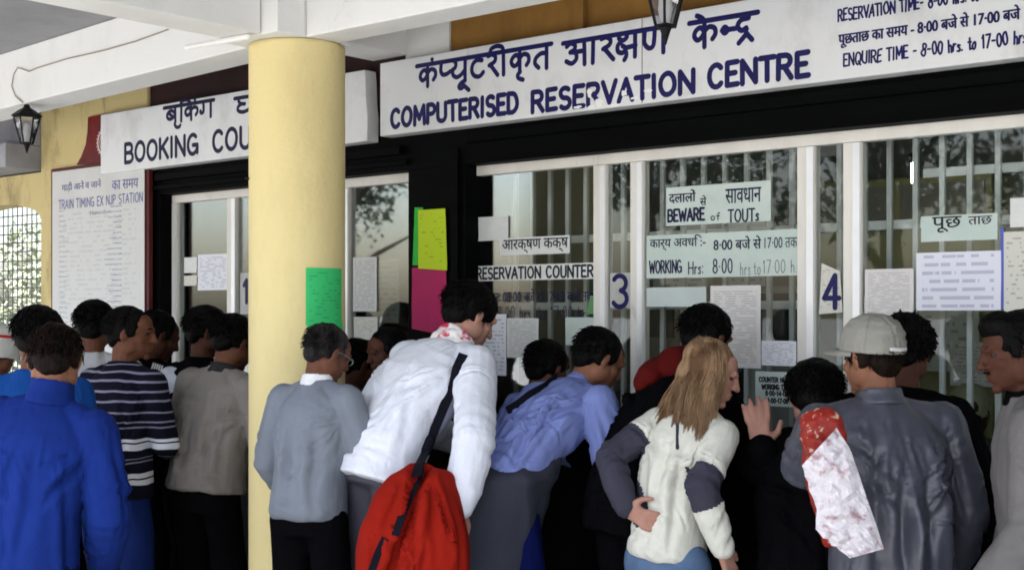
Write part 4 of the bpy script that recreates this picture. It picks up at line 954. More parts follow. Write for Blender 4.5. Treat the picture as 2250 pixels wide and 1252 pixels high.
        for sd_, sg in (('L', -1), ('R', 1)):
            S0, E, W = P.sho[sd_], P.elb[sd_], P.wri[sd_]; ra = ar[2]
            for i in range(7):                 # transverse folds round the elbow and up the sleeve
                f_ = un(.25, 1.0) if i < 4 else un(0, .7); base_ = S0.lerp(E, f_) if i < 4 else E.lerp(W, f_); dr = (E - S0).normalized() if i < 4 else (W - E).normalized()
                u_ = dr.cross(Vector((un(-1, 1), un(-1, 1), un(-1, 1)))).normalized(); v_ = dr.cross(u_)
                p1_ = base_ + (u_ + v_ * .5).normalized() * ra + dr * un(-.03, .03); p2_ = base_ + (u_ * -.2 + v_).normalized() * ra + dr * un(-.05, .05)
                segs.append((p1_, p2_, un(.010, .016), un(.007, .013) * fk))
            for i in range(2):                 # long folds along the sleeve
                u_ = Vector((un(-1, 1), un(-1, .3), 0)).normalized(); segs.append((S0.lerp(E, .1) + u_ * ar[1], E + u_ * ra * .9, un(.012, .02), un(.005, .010) * fk))
            for i in range(4):                 # pull from the armpit across the back
                a_ = onback(un(.30, .40), sg * un(.86, .98)); b2 = onback(un(.05, .36), sg * un(.05, .5)); segs.append((a_, b2, un(.012, .020), un(.006, .012) * fk))
        for i in range(top.get('nv', 5)):      # drop folds from the shoulder blades
            x0_ = un(-.85, .85); t0_ = un(.18, .40); t1_ = un(hem + .02, .1); segs.append((onback(t0_, x0_ * .8), onback(t1_, x0_ * 1.0 + un(-.12, .12)), un(.014, .024) * top.get('vw', 1), un(.007, .014) * fk * top.get('vh', 1)))
        for i in range(top.get('nh', 5)):      # slack folds above the hem
            x0_ = un(-.9, .5); tt = un(hem + .02, hem + .16); segs.append((onback(tt, x0_), onback(tt + un(-.04, .04), x0_ + un(.25, .5)), un(.010, .016), un(.006, .011) * fk))
        for i in range(top.get('nf', 10)):     # small sharp wrinkles
            x0_ = un(-.85, .85); tt = un(hem + .03, .42); segs.append((onback(tt, x0_), onback(tt + un(-.09, .09), x0_ + un(-.35, .35)), un(.006, .009), un(.003, .0055) * fk))
        crease(gm, segs, seed)
        P.top = link(gm, top.get('name', 'jacket'), top['mat'], root)
        if top.get('collar'):
            k = V(); cm, ht, rr = top['collar']; c, M = P.spine(.49 * s); prm = []
            up_ = (nd * .7 + Mn @ Vector((0, 0, 1)) * .3).normalized()
            for z, rx in ((0, rr * 1.22), (ht * .6, rr * 1.03), (ht, rr * 1.0), (ht * .98, rr * .86), (ht * .4, rr * .86), (-.01, rr * .95)):
                prm.append(ring(c + up_ * (z + .018) * s, M @ Vector((1, 0, 0)), (M @ Vector((0, 1, 0))), rx * s, rx * 1.02 * s, 28, 2))
            k.loft(prm); link(remesh(k, 'collar', .006, 2, lambda v, n: .004 * noise.noise(v * 25)), 'collar', cm, root)
    # ---------------- trousers and shoes
    g = V(); lm = legs or M_black; tr = 1.0
    rings = []
    for t, a, q in ((.10, .140, .100), (.02, .155, .108), (-.06, .160, .110), (-.12, .150, .105)):
        c, M = P.spine(t * s); rings.append(ring(c, M @ Vector((1, 0, 0)), M @ Vector((0, 1, 0)), a * s * wd, q * s))
    g.loft(rings)
    for sd_ in 'LR': g.tube([hip[sd_], kne[sd_], ank[sd_]], [.090 * s, .074 * s, .066 * s], 14)
    P.trousers = link(remesh(g, 'trousers', .012, 3, lambda v, n: .008 * (1 - 2 * abs(noise.noise(Vector((v.x * 9, v.y * 9, v.z * 5 + px))))) * min(1, max(0, (H - .1 - v.z) / .12))), 'trousers', lm, root)
    for sd_ in 'LR':
        k = V(); a = ank[sd_]; k.tube([Vector((a.x, a.y - .05, .045)), Vector((a.x, a.y + .07, .042)), Vector((a.x, a.y + .17, .034))], [.044 * s, .046 * s, .034 * s], 12); k.tube([a + Vector((0, 0, .01)), Vector((a.x, a.y, .05))], [.042, .045], 10)
        nm = remesh(k, 'shoe', .01, 2)
        zmin = min(v.co.z for v in nm.vertices)
        for v in nm.vertices: v.co.z = max(.004, v.co.z)
        link(nm, 'shoe', M_shoe, root)
    return P
def loc(P, px, py, d):                         # pixel point in a person's own coordinates
    return P.root.matrix_basis.inverted() @ at(px, py, d)
down = {'L': ((.06, .0, -.28), (-.01, .08, -.24)), 'R': ((.06, .0, -.28), (-.01, .08, -.24))}
front = {'L': ((.07, .04, -.27), (-.10, .20, .02)), 'R': ((.07, .04, -.27), (-.10, .20, .02))}
counter = {'L': ((.06, .14, -.24), (-.05, .20, .06)), 'R': ((.06, .14, -.24), (-.05, .20, .06))}

# --- left crowd
M_blue = cloth('royal_blue_cloth', (.007, .023, .155), var=.2)
pA = person('person in a bright royal blue jacket seen from behind at far left', 122, 793, 4.4, head=38, lean=10, roll=8, hpitch=22, hyaw=12, sh=.162, wd=.92,
       hair=H_brown, skin=SK_tan, arms={'L': ((.07, .02, -.28), (-.02, .12, -.22)), 'R': ((.055, -.02, -.28), (-.07, .14, -.18))},
       top=dict(mat=M_blue, vox=.0062, nf=14, hem=-.24, hemw=1.08, w=1.0, amp=.010, fs=(7, 7, 2.2), arm=1.12, cr=.7, collar=(M_blue, .085, .070)), legs=M_navy, vox=.007)
pB = person('person with thick black hair in a blue and black jacket behind the royal blue one', 88, 742, 5.2, head=30, lean=6, hvol=1.12, hyaw=5, hpitch=12,
       top=dict(mat=cloth('bright_blue_cloth', (.006, .05, .22)), hem=-.10, amp=.009))
pC = person('person in a pale cap with red band cut by the left edge', -8, 770, 5.9, head=30, lean=4, hpitch=5, top=dict(mat=M_black, hem=-.10))
pD = person('person with round black hair standing behind the striped sweater', 210, 716, 6.35, head=38, lean=5, hvol=1.1, hpitch=10, top=dict(mat=cloth('pale_shirt', (.55, .55, .55)), hem=-.10))
def stripes():
    m = cloth('striped_knit', (.012, .012, .03)); t = m.node_tree; b = t.nodes['Principled BSDF']
    tc = t.nodes.new('ShaderNodeTexCoord'); sp = t.nodes.new('ShaderNodeSeparateXYZ'); t.links.new(tc.outputs['Object'], sp.inputs[0])
    n = t.nodes.new('ShaderNodeTexNoise'); n.inputs['Scale'].default_value = 5; t.links.new(tc.outputs['Object'], n.inputs['Vector'])
    ad = t.nodes.new('ShaderNodeMath'); ad.operation = 'MULTIPLY_ADD'; ad.inputs[1].default_value = .035; t.links.new(n.outputs[0], ad.inputs[0]); t.links.new(sp.outputs[2], ad.inputs[2])
    mr = t.nodes.new('ShaderNodeMapRange'); mr.inputs[1].default_value = .82; mr.inputs[2].default_value = 1.42; t.links.new(ad.outputs[0], mr.inputs[0])
    rp = t.nodes.new('ShaderNodeValToRGB'); rp.color_ramp.interpolation = 'CONSTANT'; e = rp.color_ramp.elements
    dk = (.006, .006, .014, 1); wt = (.62, .64, .70, 1); gy = (.20, .20, .27, 1)
    seq = [(0, dk), (.085, wt), (.12, dk), (.13, wt), (.165, dk), (.245, gy), (.255, dk), (.275, gy), (.285, dk), (.34, wt), (.39, dk), (.40, wt), (.425, dk), (.505, gy), (.517, dk), (.545, gy), (.557, dk), (.61, gy), (.625, dk), (.685, gy), (.70, dk), (.755, gy), (.77, dk), (.825, gy), (.84, dk), (.89, gy), (.905, dk), (.95, gy), (.96, dk)]
    while len(e) > 1: e.remove(e[-1])
    e[0].position = 0; e[0].color = dk
    for p, c in seq[1:]:
        k = e.new(p); k.color = c
    t.links.new(mr.outputs[0], rp.inputs[0]); t.links.new(rp.outputs[0], b.inputs['Base Color']); return m
pE = person('person in a navy and white striped sweater looking right in profile', 290, 732, 5.9, head=12, lean=8, hyaw=-62, hpitch=6, skin=SK_brown, face=True, vox=.0055,
       top=dict(mat=stripes(), name='sweater', hem=-.06, cr=.6, amp=.008), legs=cloth('blue_denim', (.010, .026, .14), var=.5, scale=4), arms={'L': down['L'], 'R': ((.05, .03, -.27), (-.14, .15, -.02))})
pF = person('person in a dark track top with white shoulder stripes before the booking window', 350, 738, 6.6, head=5, lean=8, hpitch=25, hyaw=-20, skin=SK_dark,
       top=dict(mat=M_black, hem=-.08), arms=counter, apx={'R': ((396, 852, 6.3), (432, 838, 6.6))})
t = V()
S0 = pF.sho['R']
for i in range(5):
    x = .02 + .016 * i; t.tube([S0 + Vector((x - .09, -.045, .075 - .003 * i)), S0 + Vector((x - .075, -.075, .035 - .004 * i))], .0045, 6)
t.build('shoulder_stripes', cloth('white_stripe', (.75, .75, .78)), pF.root)
t = V(); t.tube([pF.elb['R'] * .2 + pF.sho['R'] * .8, pF.elb['R'] * .55 + pF.sho['R'] * .45, pF.elb['R']], [.079, .078, .07], 12)
link(remesh(t, 'sleeve_panel', .008, 2, lambda v, n: .005 * noise.noise(v * 18)), 'sleeve_panel', cloth('white_sleeve', (.66, .68, .76)), pF.root)
pG = person('person with black hair turned right before the booking window post', 462, 728, 6.35, head=0, lean=8, hyaw=-35, hpitch=10, skin=SK_dark, hvol=1.08,
       top=dict(mat=M_black, hem=-.08), arms=counter)
pH = person('person in a beige bomber jacket half hidden by the yellow column', 518, 752, 6.05, head=8, lean=12, roll=4, hpitch=24, hyaw=-10, hvol=1.1, sh=.185, wd=1.08,
       top=dict(mat=cloth('beige_cloth', (.23, .205, .185), var=.12), hem=-.02, hemw=.98, cr=.65, amp=.012, arm=1.12, fs=(8, 8, 3), collar=(cloth('dark_collar', (.03, .028, .028)), .05, .066)),
       arms={'L': ((.09, .0, -.27), (-.03, .15, -.18)), 'R': ((.09, .0, -.27), (-.03, .15, -.18))})
# --- middle
pI = person('person in a grey sweater and glasses with white collar beside the column', 722, 776, 5.0, head=18, s=.88, lean=9, hpitch=26, hyaw=-28, hair=H_grey, skin=SK_brown, face=True, vox=.0055, sh=.152, wd=.90,
       top=dict(mat=cloth('grey_wool', (.19, .212, .247), var=.1, bscale=300), name='sweater', hem=-.05, hemw=.93, cr=.55, nf=4, amp=.011, arm=1.1, fs=(7, 7, 2.6), collar=(cloth('white_cotton', (.8, .8, .82)), .055, .062)),
       arms={'L': ((.075, .0, -.27), (-.02, .16, -.16)), 'R': ((.075, .03, -.27), (-.05, .2, -.04))}, legs=M_black)
g = V(); Hp = lambda P, x, y, z: P.hc + P.Hm @ Vector((x, y, z)) * P.s
for sg in (-1, 1):
    c = [Hp(pI, sg * .033 + .021 * math.cos(2 * math.pi * i / 16), .098, .002 + .016 * math.sin(2 * math.pi * i / 16)) for i in range(17)]
    g.tube(c, .0016, 5, dome=False); g.tube([Hp(pI, sg * .054, .096, .006), Hp(pI, sg * .078, .05, .008), Hp(pI, sg * .082, -.005, .006)], .0016, 5)
g.tube([Hp(pI, -.012, .099, .006), Hp(pI, .012, .099, .006)], .0016, 5); g.build('glasses', new_mat('steel_wire', (.3, .3, .3), .3, metal=.8), pI.root)
pJ = person('person in dark clothes between the column and the child', 792, 800, 5.95, head=10, s=.93, lean=8, hyaw=-30, skin=SK_dark, top=dict(mat=M_char, hem=-.10), arms=counter, wd=.9, sh=.16)
pK = person('child with a brown face looking back from the queue', 846, 772, 5.55, head=150, s=.80, lean=4, hpitch=14, hyaw=18, skin=SK_dark, face=True, vox=.0055, top=dict(mat=M_char, hem=-.08), arms=down, wd=.9, sh=.15)
M_wshirt = cloth('white_shirt_cotton', (.72, .74, .80), var=.06)
pL = person('person in a white shirt leaning to the window with a red shoulder bag', 1036, 694, 5.25, head=-6, s=1.05, lean=50, roll=2, hpitch=30, hyaw=-8, hvol=1.14, skin=SK_fair, sh=.19, wd=1.02, vox=.006,
       top=dict(mat=M_wshirt, name='shirt', vox=.006, nf=10, cr=.62, hem=-.10, hemw=1.12, amp=.012, fs=(6, 6, 3), arm=1.12), apx={'R': ((1042, 965, 4.72), (1012, 1115, 4.62))},
       arms={'L': ((.08, .12, -.26), (-.02, .2, -.08)), 'R': ((.055, -.06, -.31), (.0, -.01, -.27))}, legs=cloth('grey_trousers', (.075, .075, .095)))
# scarf, shoulder bag of the leaning person
M_scarf = new_mat('white_pink_scarf', (.80, .76, .75), .85, 0, 22, col2=(.62, .04, .10), bump=.2); M_scarf.node_tree.nodes['Color Ramp'].color_ramp.elements[0].position = .40; M_scarf.node_tree.nodes['Color Ramp'].color_ramp.elements[1].position = .47
k = V(); nbp, Mn_ = pL.spine(.50 * pL.s); U = (pL.hc - nbp).normalized(); rings = []
for z, r in ((-.035, .098), (.0, .097), (.035, .088), (.065, .080), (.068, .066), (.02, .068), (-.03, .072)): rings.append(ring(nbp + U * z + Vector((0, 0, .004)), Mn_ @ Vector((1, 0, 0)), Mn_ @ Vector((0, 1, 0)), r, r * .98, 28, 2))
k.loft(rings); k.tube([nbp + Mn_ @ Vector((.06, .05, .01)), nbp + Mn_ @ Vector((.075, .06, -.04)), nbp + Mn_ @ Vector((.08, .055, -.09))], [.03, .028, .016], 8)
link(remesh(k, 'scarf', .006, 2, lambda v, n: .007 * (1 - 2.2 * abs(noise.noise(Vector((v.x * 14, v.y * 14, v.z * 34)))))), 'scarf', M_scarf, pL.root)

M_red = cloth('red_bag_cloth', (.27, .011, .005), var=.2, bump=.12, bscale=300)
M_strap = cloth('black_strap', (.007, .007, .012), bump=.3)
def strip(col, pts, wv, thick=.004, wid=.03):
    """a flat woven strap through pts; wv = direction across the strap at each point"""
    rings = []
    for i, p in enumerate(pts):
        p = Vector(p); t = (Vector(pts[min(i + 1, len(pts) - 1)]) - Vector(pts[max(0, i - 1)])).normalized(); w_ = Vector(wv[i] if isinstance(wv, list) else wv); w_ = (w_ - t * w_.dot(t)).normalized(); n = t.cross(w_)
        rings.append([p + w_ * wid / 2 + n * thick / 2, p + w_ * wid / 2 - n * thick / 2, p - w_ * wid / 2 - n * thick / 2, p - w_ * wid / 2 + n * thick / 2])
    col.loft(rings)
def pin(P, px, py, d0, d1, off=.012, obj=None):
    """first point of a garment met from the camera side along the line of sight through a pixel (own coordinates)"""
    inv_ = P.root.matrix_basis.inverted(); a = inv_ @ at(px, py, d0); b_ = inv_ @ at(px, py, d1); dd = (b_ - a).normalized()
    ok, co, no, _ = (obj or P.top).ray_cast(a, dd)
    q = co + no * off if ok else None
    return (P.root.matrix_basis @ q) if q is not None else None
bag = tag(empty('shoulder_bag', at(915, 1150, 4.52)), 'large soft red shoulder bag with a black strap over the white shirt', 'bag')
binv = bag.matrix_basis.inverted()
# pouch: a soft sack, wide at the foot, gathered at the top
ctr = [((925, 1022), .055, .05, 4.62), ((925, 1045), .15, .085, 4.60), ((915, 1090), .205, .115, 4.57), ((908, 1150), .245, .135, 4.54), ((905, 1210), .275, .145, 4.52), ((903, 1270), .285, .14, 4.5), ((903, 1320), .24, .11, 4.5), ((903, 1335), .15, .07, 4.5)]
k = V(); rv = Vector((cs, sn, 0)); fv = Vector((-sn, cs, 0)); rings = []
for (q, a, b_, d_) in ctr: rings.append(ring(binv @ at(q[0], q[1], d_), rv, fv, a * .68, b_ * .8, 36, 2.2))
k.loft(rings)
def bagf(v, n):
    u = v.dot(rv); q = Vector((u * 9, v.dot(fv) * 7, v.z * 2.2 + 3))
    crease = -.05 * math.exp(-((u + .035 - v.z * .28) / .022) ** 2) if n.dot(fv) < 0 else 0
    return .020 * (1 - 2.2 * abs(noise.noise(q))) * .8 + .012 * noise.noise(v * 7) + crease
pm_ = remesh(k, 'pouch', .008, 3, bagf)
S_ = []
for (a, b2, wd_, ht) in (((900, 1035), (880, 1120), .014, .020), ((930, 1040), (935, 1200), .016, .016), ((905, 1060), (850, 1250), .016, .026), ((945, 1060), (985, 1180), .013, .016), ((870, 1060), (815, 1180), .014, .016), ((905, 1140), (900, 1260), .018, .020), ((960, 1120), (1005, 1250), .016, .018), ((845, 1110), (800, 1250), .012, .014), ((920, 1045), (960, 1110), .010, .012), ((840, 1225), (880, 1150), .012, .018)):
    S_.append((binv @ at(*a, 4.5), binv @ at(*b2, 4.40), wd_, ht))
S_ = [(a, b2, w_, h_ * .7) for a, b2, w_, h_ in S_]
crease(pm_, S_)
pouch = link(pm_, 'pouch', M_red, bag)
for tr_ in (((924, 1030), (912, 1062), (897, 1100), (880, 1140), (868, 1175)), ((846, 1180), (832, 1215), (815, 1262)), ((972, 1090), (985, 1140), (992, 1190))):
    q_ = []
    for x_, y_ in tr_:
        a_ = binv @ at(x_, y_, 3.2); ok, co_, n_, _ = pouch.ray_cast(a_, (binv @ at(x_, y_, 6) - a_).normalized())
        if ok: q_.append(co_ + n_ * .004)
    if len(q_) > 1: kk = V(); strip(kk, q_, rv, .004, .018 if tr_[0][0] > 950 else .026); kk.build('trim_strap', M_strap if tr_[0][0] < 950 else M_red, bag)
sp_ = []
for q in ((1022, 782), (1008, 812), (990, 850), (972, 890), (955, 930), (940, 965), (930, 990)):
    p_ = pin(pL, q[0], q[1], 3.2, 7); sp_.append(binv @ (p_ if p_ is not None else at(q[0], q[1], 4.75)))
sp_ += [binv @ at(922, 1018, 4.60), binv @ at(915, 1045, 4.52)]
k = V(); strip(k, sp_, rv * .9 + Vector((0, 0, .35)), .006, .036)
k2 = V(); k2.tube([sp_[-4], sp_[-3]], [.02, .02], 10)
b_ = k.build('strap', M_strap, bag); k2.build('buckle', M_strap, bag, smooth=True)

pM = person('dark haired person crouched at the first counter below the papers', 1205, 808, 5.45, head=-10, lean=28, hpitch=15, top=dict(mat=M_black, hem=-.12), arms=counter, s=.95)
M_bshirt = cloth('blue_shirt_cotton', (.19, .235, .50), var=.14, bump=.15)
pN = person('person in a light blue shirt bending to counter 3 with grey cloth round the waist', 1318, 790, 5.2, head=-12, lean=60, hpitch=30, hyaw=-14, hvol=1.0, skin=SK_tan, sh=.185, vox=.007,
       top=dict(mat=M_bshirt, name='shirt', vox=.006, nf=22, cr=1.15, hem=-.04, amp=.010, fs=(6, 5, 10), arm=1.08, collar=(M_bshirt, .035, .064)),
       arms={'L': ((.05, .18, -.22), (-.03, .2, -.02)), 'R': ((.06, .02, -.29), (.0, .14, -.20))}, legs=cloth('navy_trousers', (.003, .006, .06)))
k = V(); rings = []
for z, a, b_, oy in ((.12, .185, .145, .03), (.03, .205, .165, 0), (-.08, .215, .17, -.01), (-.22, .20, .16, -.03), (-.36, .19, .14, -.05), (-.50, .18, .12, -.06), (-.56, .16, .10, -.06)):
    c, M = pN.spine(max(z, 0) * pN.s); c = c + Vector((-.008 + .11 * min(z, 0), oy, min(z, 0))); rings.append(ring(c, M @ Vector((1, 0, 0)), Vector((0, 1, 0)), a * .93, b_, 32, 2.2))
k.loft(rings)
tied = link(remesh(k, 'tied_shirt', .009, 3, lambda v, n: .014 * (1 - 2.2 * abs(noise.noise(Vector((v.x * 8, v.y * 8, v.z * 2.0 + 9))))) + .004 * noise.noise(v * 16) + (.014 * math.exp(-((v.z - pN.H - .03) / .03) ** 2))), 'tied_shirt', cloth('grey_tied_cloth', (.042, .045, .06), var=.15), pN.root)
sp_ = []
for q in ((1310, 812), (1285, 806), (1255, 812), (1225, 832), (1195, 852), (1165, 872), (1138, 890), (1115, 906)):
    p_ = pin(pN, q[0], q[1], 3.2, 7)
    if p_ is not None: sp_.append(pN.root.matrix_basis.inverted() @ p_)
if len(sp_) > 2: k = V(); strip(k, sp_, Vector((.2, .3, 1)), .005, .034); k.build('strap', M_strap, pN.root)

M_redtop = cloth('dark_red_cloth', (.085, .006, .005))
pO = person('person with a black beanie and dark red hood leaning to the second pane', 1556, 742, 4.95, head=-22, lean=40, hpitch=20, hyaw=10, hvol=1.05, top=dict(mat=M_black, hem=-.16, arm=1.05), arms=counter, sh=.185)
k = V()
for a_, b_, r1, r2_ in (((1432, 822), (1500, 800), .045, .06), ((1410, 838), (1470, 812), .03, .055), ((1480, 800), (1550, 800), .06, .075)):
    k.tube([loc(pO, a_[0], a_[1], 4.85), loc(pO, b_[0], b_[1], 4.95)], [r1, r2_], 12)
link(remesh(k, 'hood', .008, 3, lambda v, n: .010 * (1 - 2 * abs(noise.noise(v * 11)))), 'hood', M_redtop, pO.root)

# --- blonde person
M_fleece = cloth('cream_fleece', (.62, .61, .53), var=.08, bump=.25, bscale=260); M_patch = cloth('slate_patch', (.045, .044, .062))
pP = person('person with long blonde hair in a cream fleece with slate elbow patches', 1562, 818, 4.5, head=-5, s=.93, lean=15, roll=6, hpitch=20, hyaw=-50, hair=None, skin=SK_fair, face=True, vox=.005, sh=.142, wd=.75,
       top=dict(mat=[M_fleece, M_patch], name='fleece', vox=.0055, nf=14, hem=-.03, hemw=.95, amp=.008, fs=(7, 7, 3), cr=.75, arm=.90, collar=(M_fleece, .05, .062)),
       arms={'L': ((.17, -.03, -.20), (-.11, .0, -.26)), 'R': ((.045, -.01, -.29), (-.02, .17, -.23))}, apx={'L': ((1338, 1005, 4.5), (1375, 1115, 4.40)), 'R': ((1540, 1072, 4.28), (1588, 1205, 4.30))}, legs=cloth('pale_denim', (.10, .16, .27), var=.35, scale=6),
       hands={'L': dict(D=(.8, .15, -.35), N=(.1, 1, -.1), curl=30), 'R': dict(curl=22)})
me = pP.top.data
for p in me.polygons:
    c = p.center
    for sd_ in 'LR':
        S0, E, W = pP.sho[sd_], pP.elb[sd_], pP.wri[sd_]
        a = (c - S0).dot(E - S0) / (E - S0).length_squared; q = (c - E).dot(W - E) / (W - E).length_squared
        near = min((c - S0.lerp(E, min(1, max(0, a)))).length, (c - E.lerp(W, min(1, max(0, q)))).length) < .074
        wob = .05 * noise.noise(c * 9)
        if sd_ == 'R' and near and (a > .70 + wob) and q < .30 + wob: p.material_index = 1
        if sd_ == 'L' and near and (a > .42 + wob or q > .05): p.material_index = 1
# long hair: cap of hair plus falling locks
h = V(); Hm = pP.Hm; s = pP.s; Hq = lambda x, y, z: pP.hc + Hm @ Vector((x, y, z)) * s
for c, r in (((0, -.024, .042), (.086, .098, .082)), ((0, -.075, -.03), (.07, .045, .075)), ((-.06, -.03, -.02), (.026, .055, .07)), ((.06, -.035, -.01), (.022, .05, .07))): h.ell(Hq(*c), [q * s for q in r], Hm, 20, 14)
nm = remesh(h, 'hair', .006, 2, lambda v, n: .004 * noise.noise(Vector((v.x * 40, v.y * 40, v.z * 8))))
t = V(); r2 = random.Random(5)
for g_ in range(130):
    t.cur = r2.choice((0, 0, 1, 1, 2))                          # locks of fine strands, gathered towards the tips
    a = r2.uniform(-2.7, -.55) if r2.random() < .68 else r2.uniform(-.7, .42); stz = r2.uniform(-.05, .10)
    L = r2.uniform(.15, .27) + (.11 * r2.random() if r2.random() < .4 else 0); back = math.sin(a) < -.3
    if not back: L *= .75
    left = -.10 * r2.random() if math.cos(a) < .5 else -.02 * r2.random(); tip = Vector((left + r2.uniform(-.015, .015), -.045 + r2.uniform(-.015, .01), -L))
    for j_ in range(26):
        aa = a + r2.gauss(0, .13); zz_ = stz + r2.gauss(0, .012); rad_ = math.sqrt(max(.15, 1 - ((zz_ - .04) / .1) ** 2)); st = Vector((.087 * math.cos(aa) * rad_, -.02 + .098 * math.sin(aa) * rad_, zz_))
        p0 = Hq(*st); p1 = p0 + Vector((st.x * .10, -.010, -.055)); f_ = r2.uniform(.75, 1.05); w_ = Vector((r2.gauss(0, .006), r2.gauss(0, .005), 0))
        gp = Hq(.087 * math.cos(a), -.02 + .098 * math.sin(a), stz) + Vector((0, -.01, -.055))
        p2 = p1 * .6 + gp * .4 + Vector((tip.x * .4, tip.y * .7, tip.z * .5 * f_)) + w_ * .6; p3 = p1 * .3 + gp * .7 + tip * f_ + w_
        pts = [Vector(q) for q in smooth_pts([tuple(p0), tuple(p1), tuple(p2), tuple(p3)], 3)]
        t.tube(pts, [.0020 * (1 - .6 * (j / (len(pts) - 1)) ** 2) for j in range(len(pts))], 3, dome=False)
tm = t.mesh('locks'); import bmesh
for p_, i_ in zip(tm.polygons, t.mi): p_.material_index = i_
for q_ in (0, 1, 2): tm.materials.append(None); nm.materials.append(None)
bm = bmesh.new(); bm.from_mesh(nm); bm.from_mesh(tm); bm.to_mesh(nm); bm.free(); bpy.data.meshes.remove(tm)
for p in nm.polygons: p.use_smooth = True
nm.materials.clear(); link(nm, 'hair', [H_blond, hair_mat('light_blonde_hair', (.46, .32, .19), (.22, .13, .07)), hair_mat('brown_blonde_hair', (.17, .10, .055), (.06, .035, .02))], pP.root)
# dark seams down the back
k = V()
for pts in (((1420, 880), (1408, 910), (1402, 960)), ((1487, 880), (1490, 920), (1489, 985))):
    q = [pin(pP, x, y, 3, 6, .003) for x, y in pts]; q = [pP.root.matrix_basis.inverted() @ p_ for p_ in q if p_ is not None]
    if len(q) > 1: k.tube(q, .006, 6)
if k.v: k.build('seam', M_patch, pP.root)

# --- dark person with lifted hand, cap man, curly hair, edge man
pQ = person('person all in black with one hand lifted beside the blonde hair', 1792, 872, 4.55, head=25, lean=18, hpitch=16, skin=SK_fair, hvol=1.18, vox=.0065, top=dict(mat=M_black, hem=-.26, w=1.08, arm=1.1, amp=.012),
       apx={'L': ((1690, 1040, 4.55), (1672, 985, 4.45))}, hands={'L': dict(D=(-.1, .05, .95), N=(-.26, .97, 0), S=(1, .26, 0), curl=14, k=1.12)}, sh=.19)
M_gjack = new_mat('slate_nylon', (.064, .067, .088), .38, .15, 4, bump=.12, bscale=30, spec=.5)
M_capc = cloth('grey_cap_cloth', (.31, .30, .265), var=.25)
pR = person('person in a grey cap and slate nylon jacket with a parcel under the arm', 1912, 785, 4.1, head=50, s=.96, lean=12, hpitch=8, hyaw=20, hair=H_brown, skin=SK_tan, face=True, vox=.006, sh=.205, wd=1.12, hvol=.97, capped=True,
       top=dict(mat=M_gjack, hem=-.30, hemw=1.10, amp=.006, fs=(8, 8, 1.3), arm=1.18, nv=13, vw=1.3, vh=1.5, vox=.007, collar=(M_gjack, .055, .072)), apx={'L': ((1765, 1025, 4.15), (1800, 1040, 4.45))}, arms={'R': ((.09, .0, -.29), (-.02, .10, -.23))})
cp = V(); rings = []; Hm = pR.Hm @ Matrix.Rotation(R(11), 3, 'X'); s = pR.s; base = pR.hc + pR.Hm @ Vector((0, -.012, .028)) * s
for z, k_ in ((-.012, 1.0), (.015, 1.0), (.042, .95), (.068, .85), (.090, .68), (.105, .45), (.112, .14)):
    rings.append(ring(base + Hm @ Vector((0, -.006 * z / .1, z)) * s, Hm @ Vector((1, 0, 0)), Hm @ Vector((0, 1, 0)), (.096 * k_) * s, (.116 * k_) * s, 40, 2))
cp.loft(rings)
cm_ = remesh(cp, 'cap', .0045, 2, lambda v, n: .004 * noise.noise(v * 16) + .002 * noise.noise(v * 40))
sg_ = []
for i in range(6):
    a = R(60 * i + 30); pr = [base + Hm @ Vector((.096 * k_ * math.cos(a), .116 * k_ * math.sin(a) - .06 * z, z)) * s for z, k_ in ((-.005, 1.0), (.042, .95), (.075, .8), (.1, .5), (.111, .15))]
    sg_ += [(pr[j], pr[j + 1], .0045, .0032) for j in range(4)]
for a_, b_ in (((.09, -.03, .04), (.02, -.10, .05)), ((.07, .03, .07), (.0, -.06, .10)), ((-.05, -.09, .03), (.05, -.09, .045)), ((.092, .02, .02), (.06, -.08, .03))): sg_.append((base + Hm @ Vector(a_) * s, base + Hm @ Vector(b_) * s, .009, .005))
crease(cm_, sg_)
cap = link(cm_, 'cap', M_capc, pR.root)
br = V(); nb_ = 20; pa = []; pb = []
for i in range(nb_ + 1):
    a = math.pi * i / nb_; x = .088 * math.cos(a); yi = .108 * math.sin(a) * .9; yo = yi + .095 * math.sin(a) ** .7
    pa.append((x, yi, .0)); pb.append((x * 1.02, yo + .004, -.012 - .10 * x * x / .082 - .012 * math.sin(a)))
poly = pa + pb[::-1]
vs = [base + Hm @ Vector((x, y, z)) * s for x, y, z in pa + pb] + [base + Hm @ Vector((x, y, z - .005)) * s for x, y, z in pa + pb]
m_ = nb_ + 1; fs = []
for i in range(nb_):
    fs += [(i, i + 1, m_ + i + 1, m_ + i), (2 * m_ + i, 3 * m_ + i, 3 * m_ + i + 1, 2 * m_ + i + 1), (m_ + i, m_ + i + 1, 3 * m_ + i + 1, 3 * m_ + i), (i, 2 * m_ + i, 2 * m_ + i + 1, i + 1)]
fs += [(0, m_, 3 * m_, 2 * m_), (nb_, 2 * m_ + nb_, 3 * m_ + nb_, m_ + nb_)]
br.add(vs, fs); br.build('brim', M_capc, cap, smooth=True)
bt = V(); bt.ell(base + Hm @ Vector((0, -.006, .112)) * s, (.008, .008, .005)); bt.tube([base + Hm @ Vector((-.03, -.113, .006)) * s, base + Hm @ Vector((0, -.121, .004)) * s, base + Hm @ Vector((.03, -.113, .006)) * s], .006, 6); bt.build('cap_strap', cloth('pale_cap_strap', (.7, .7, .68)), cap)
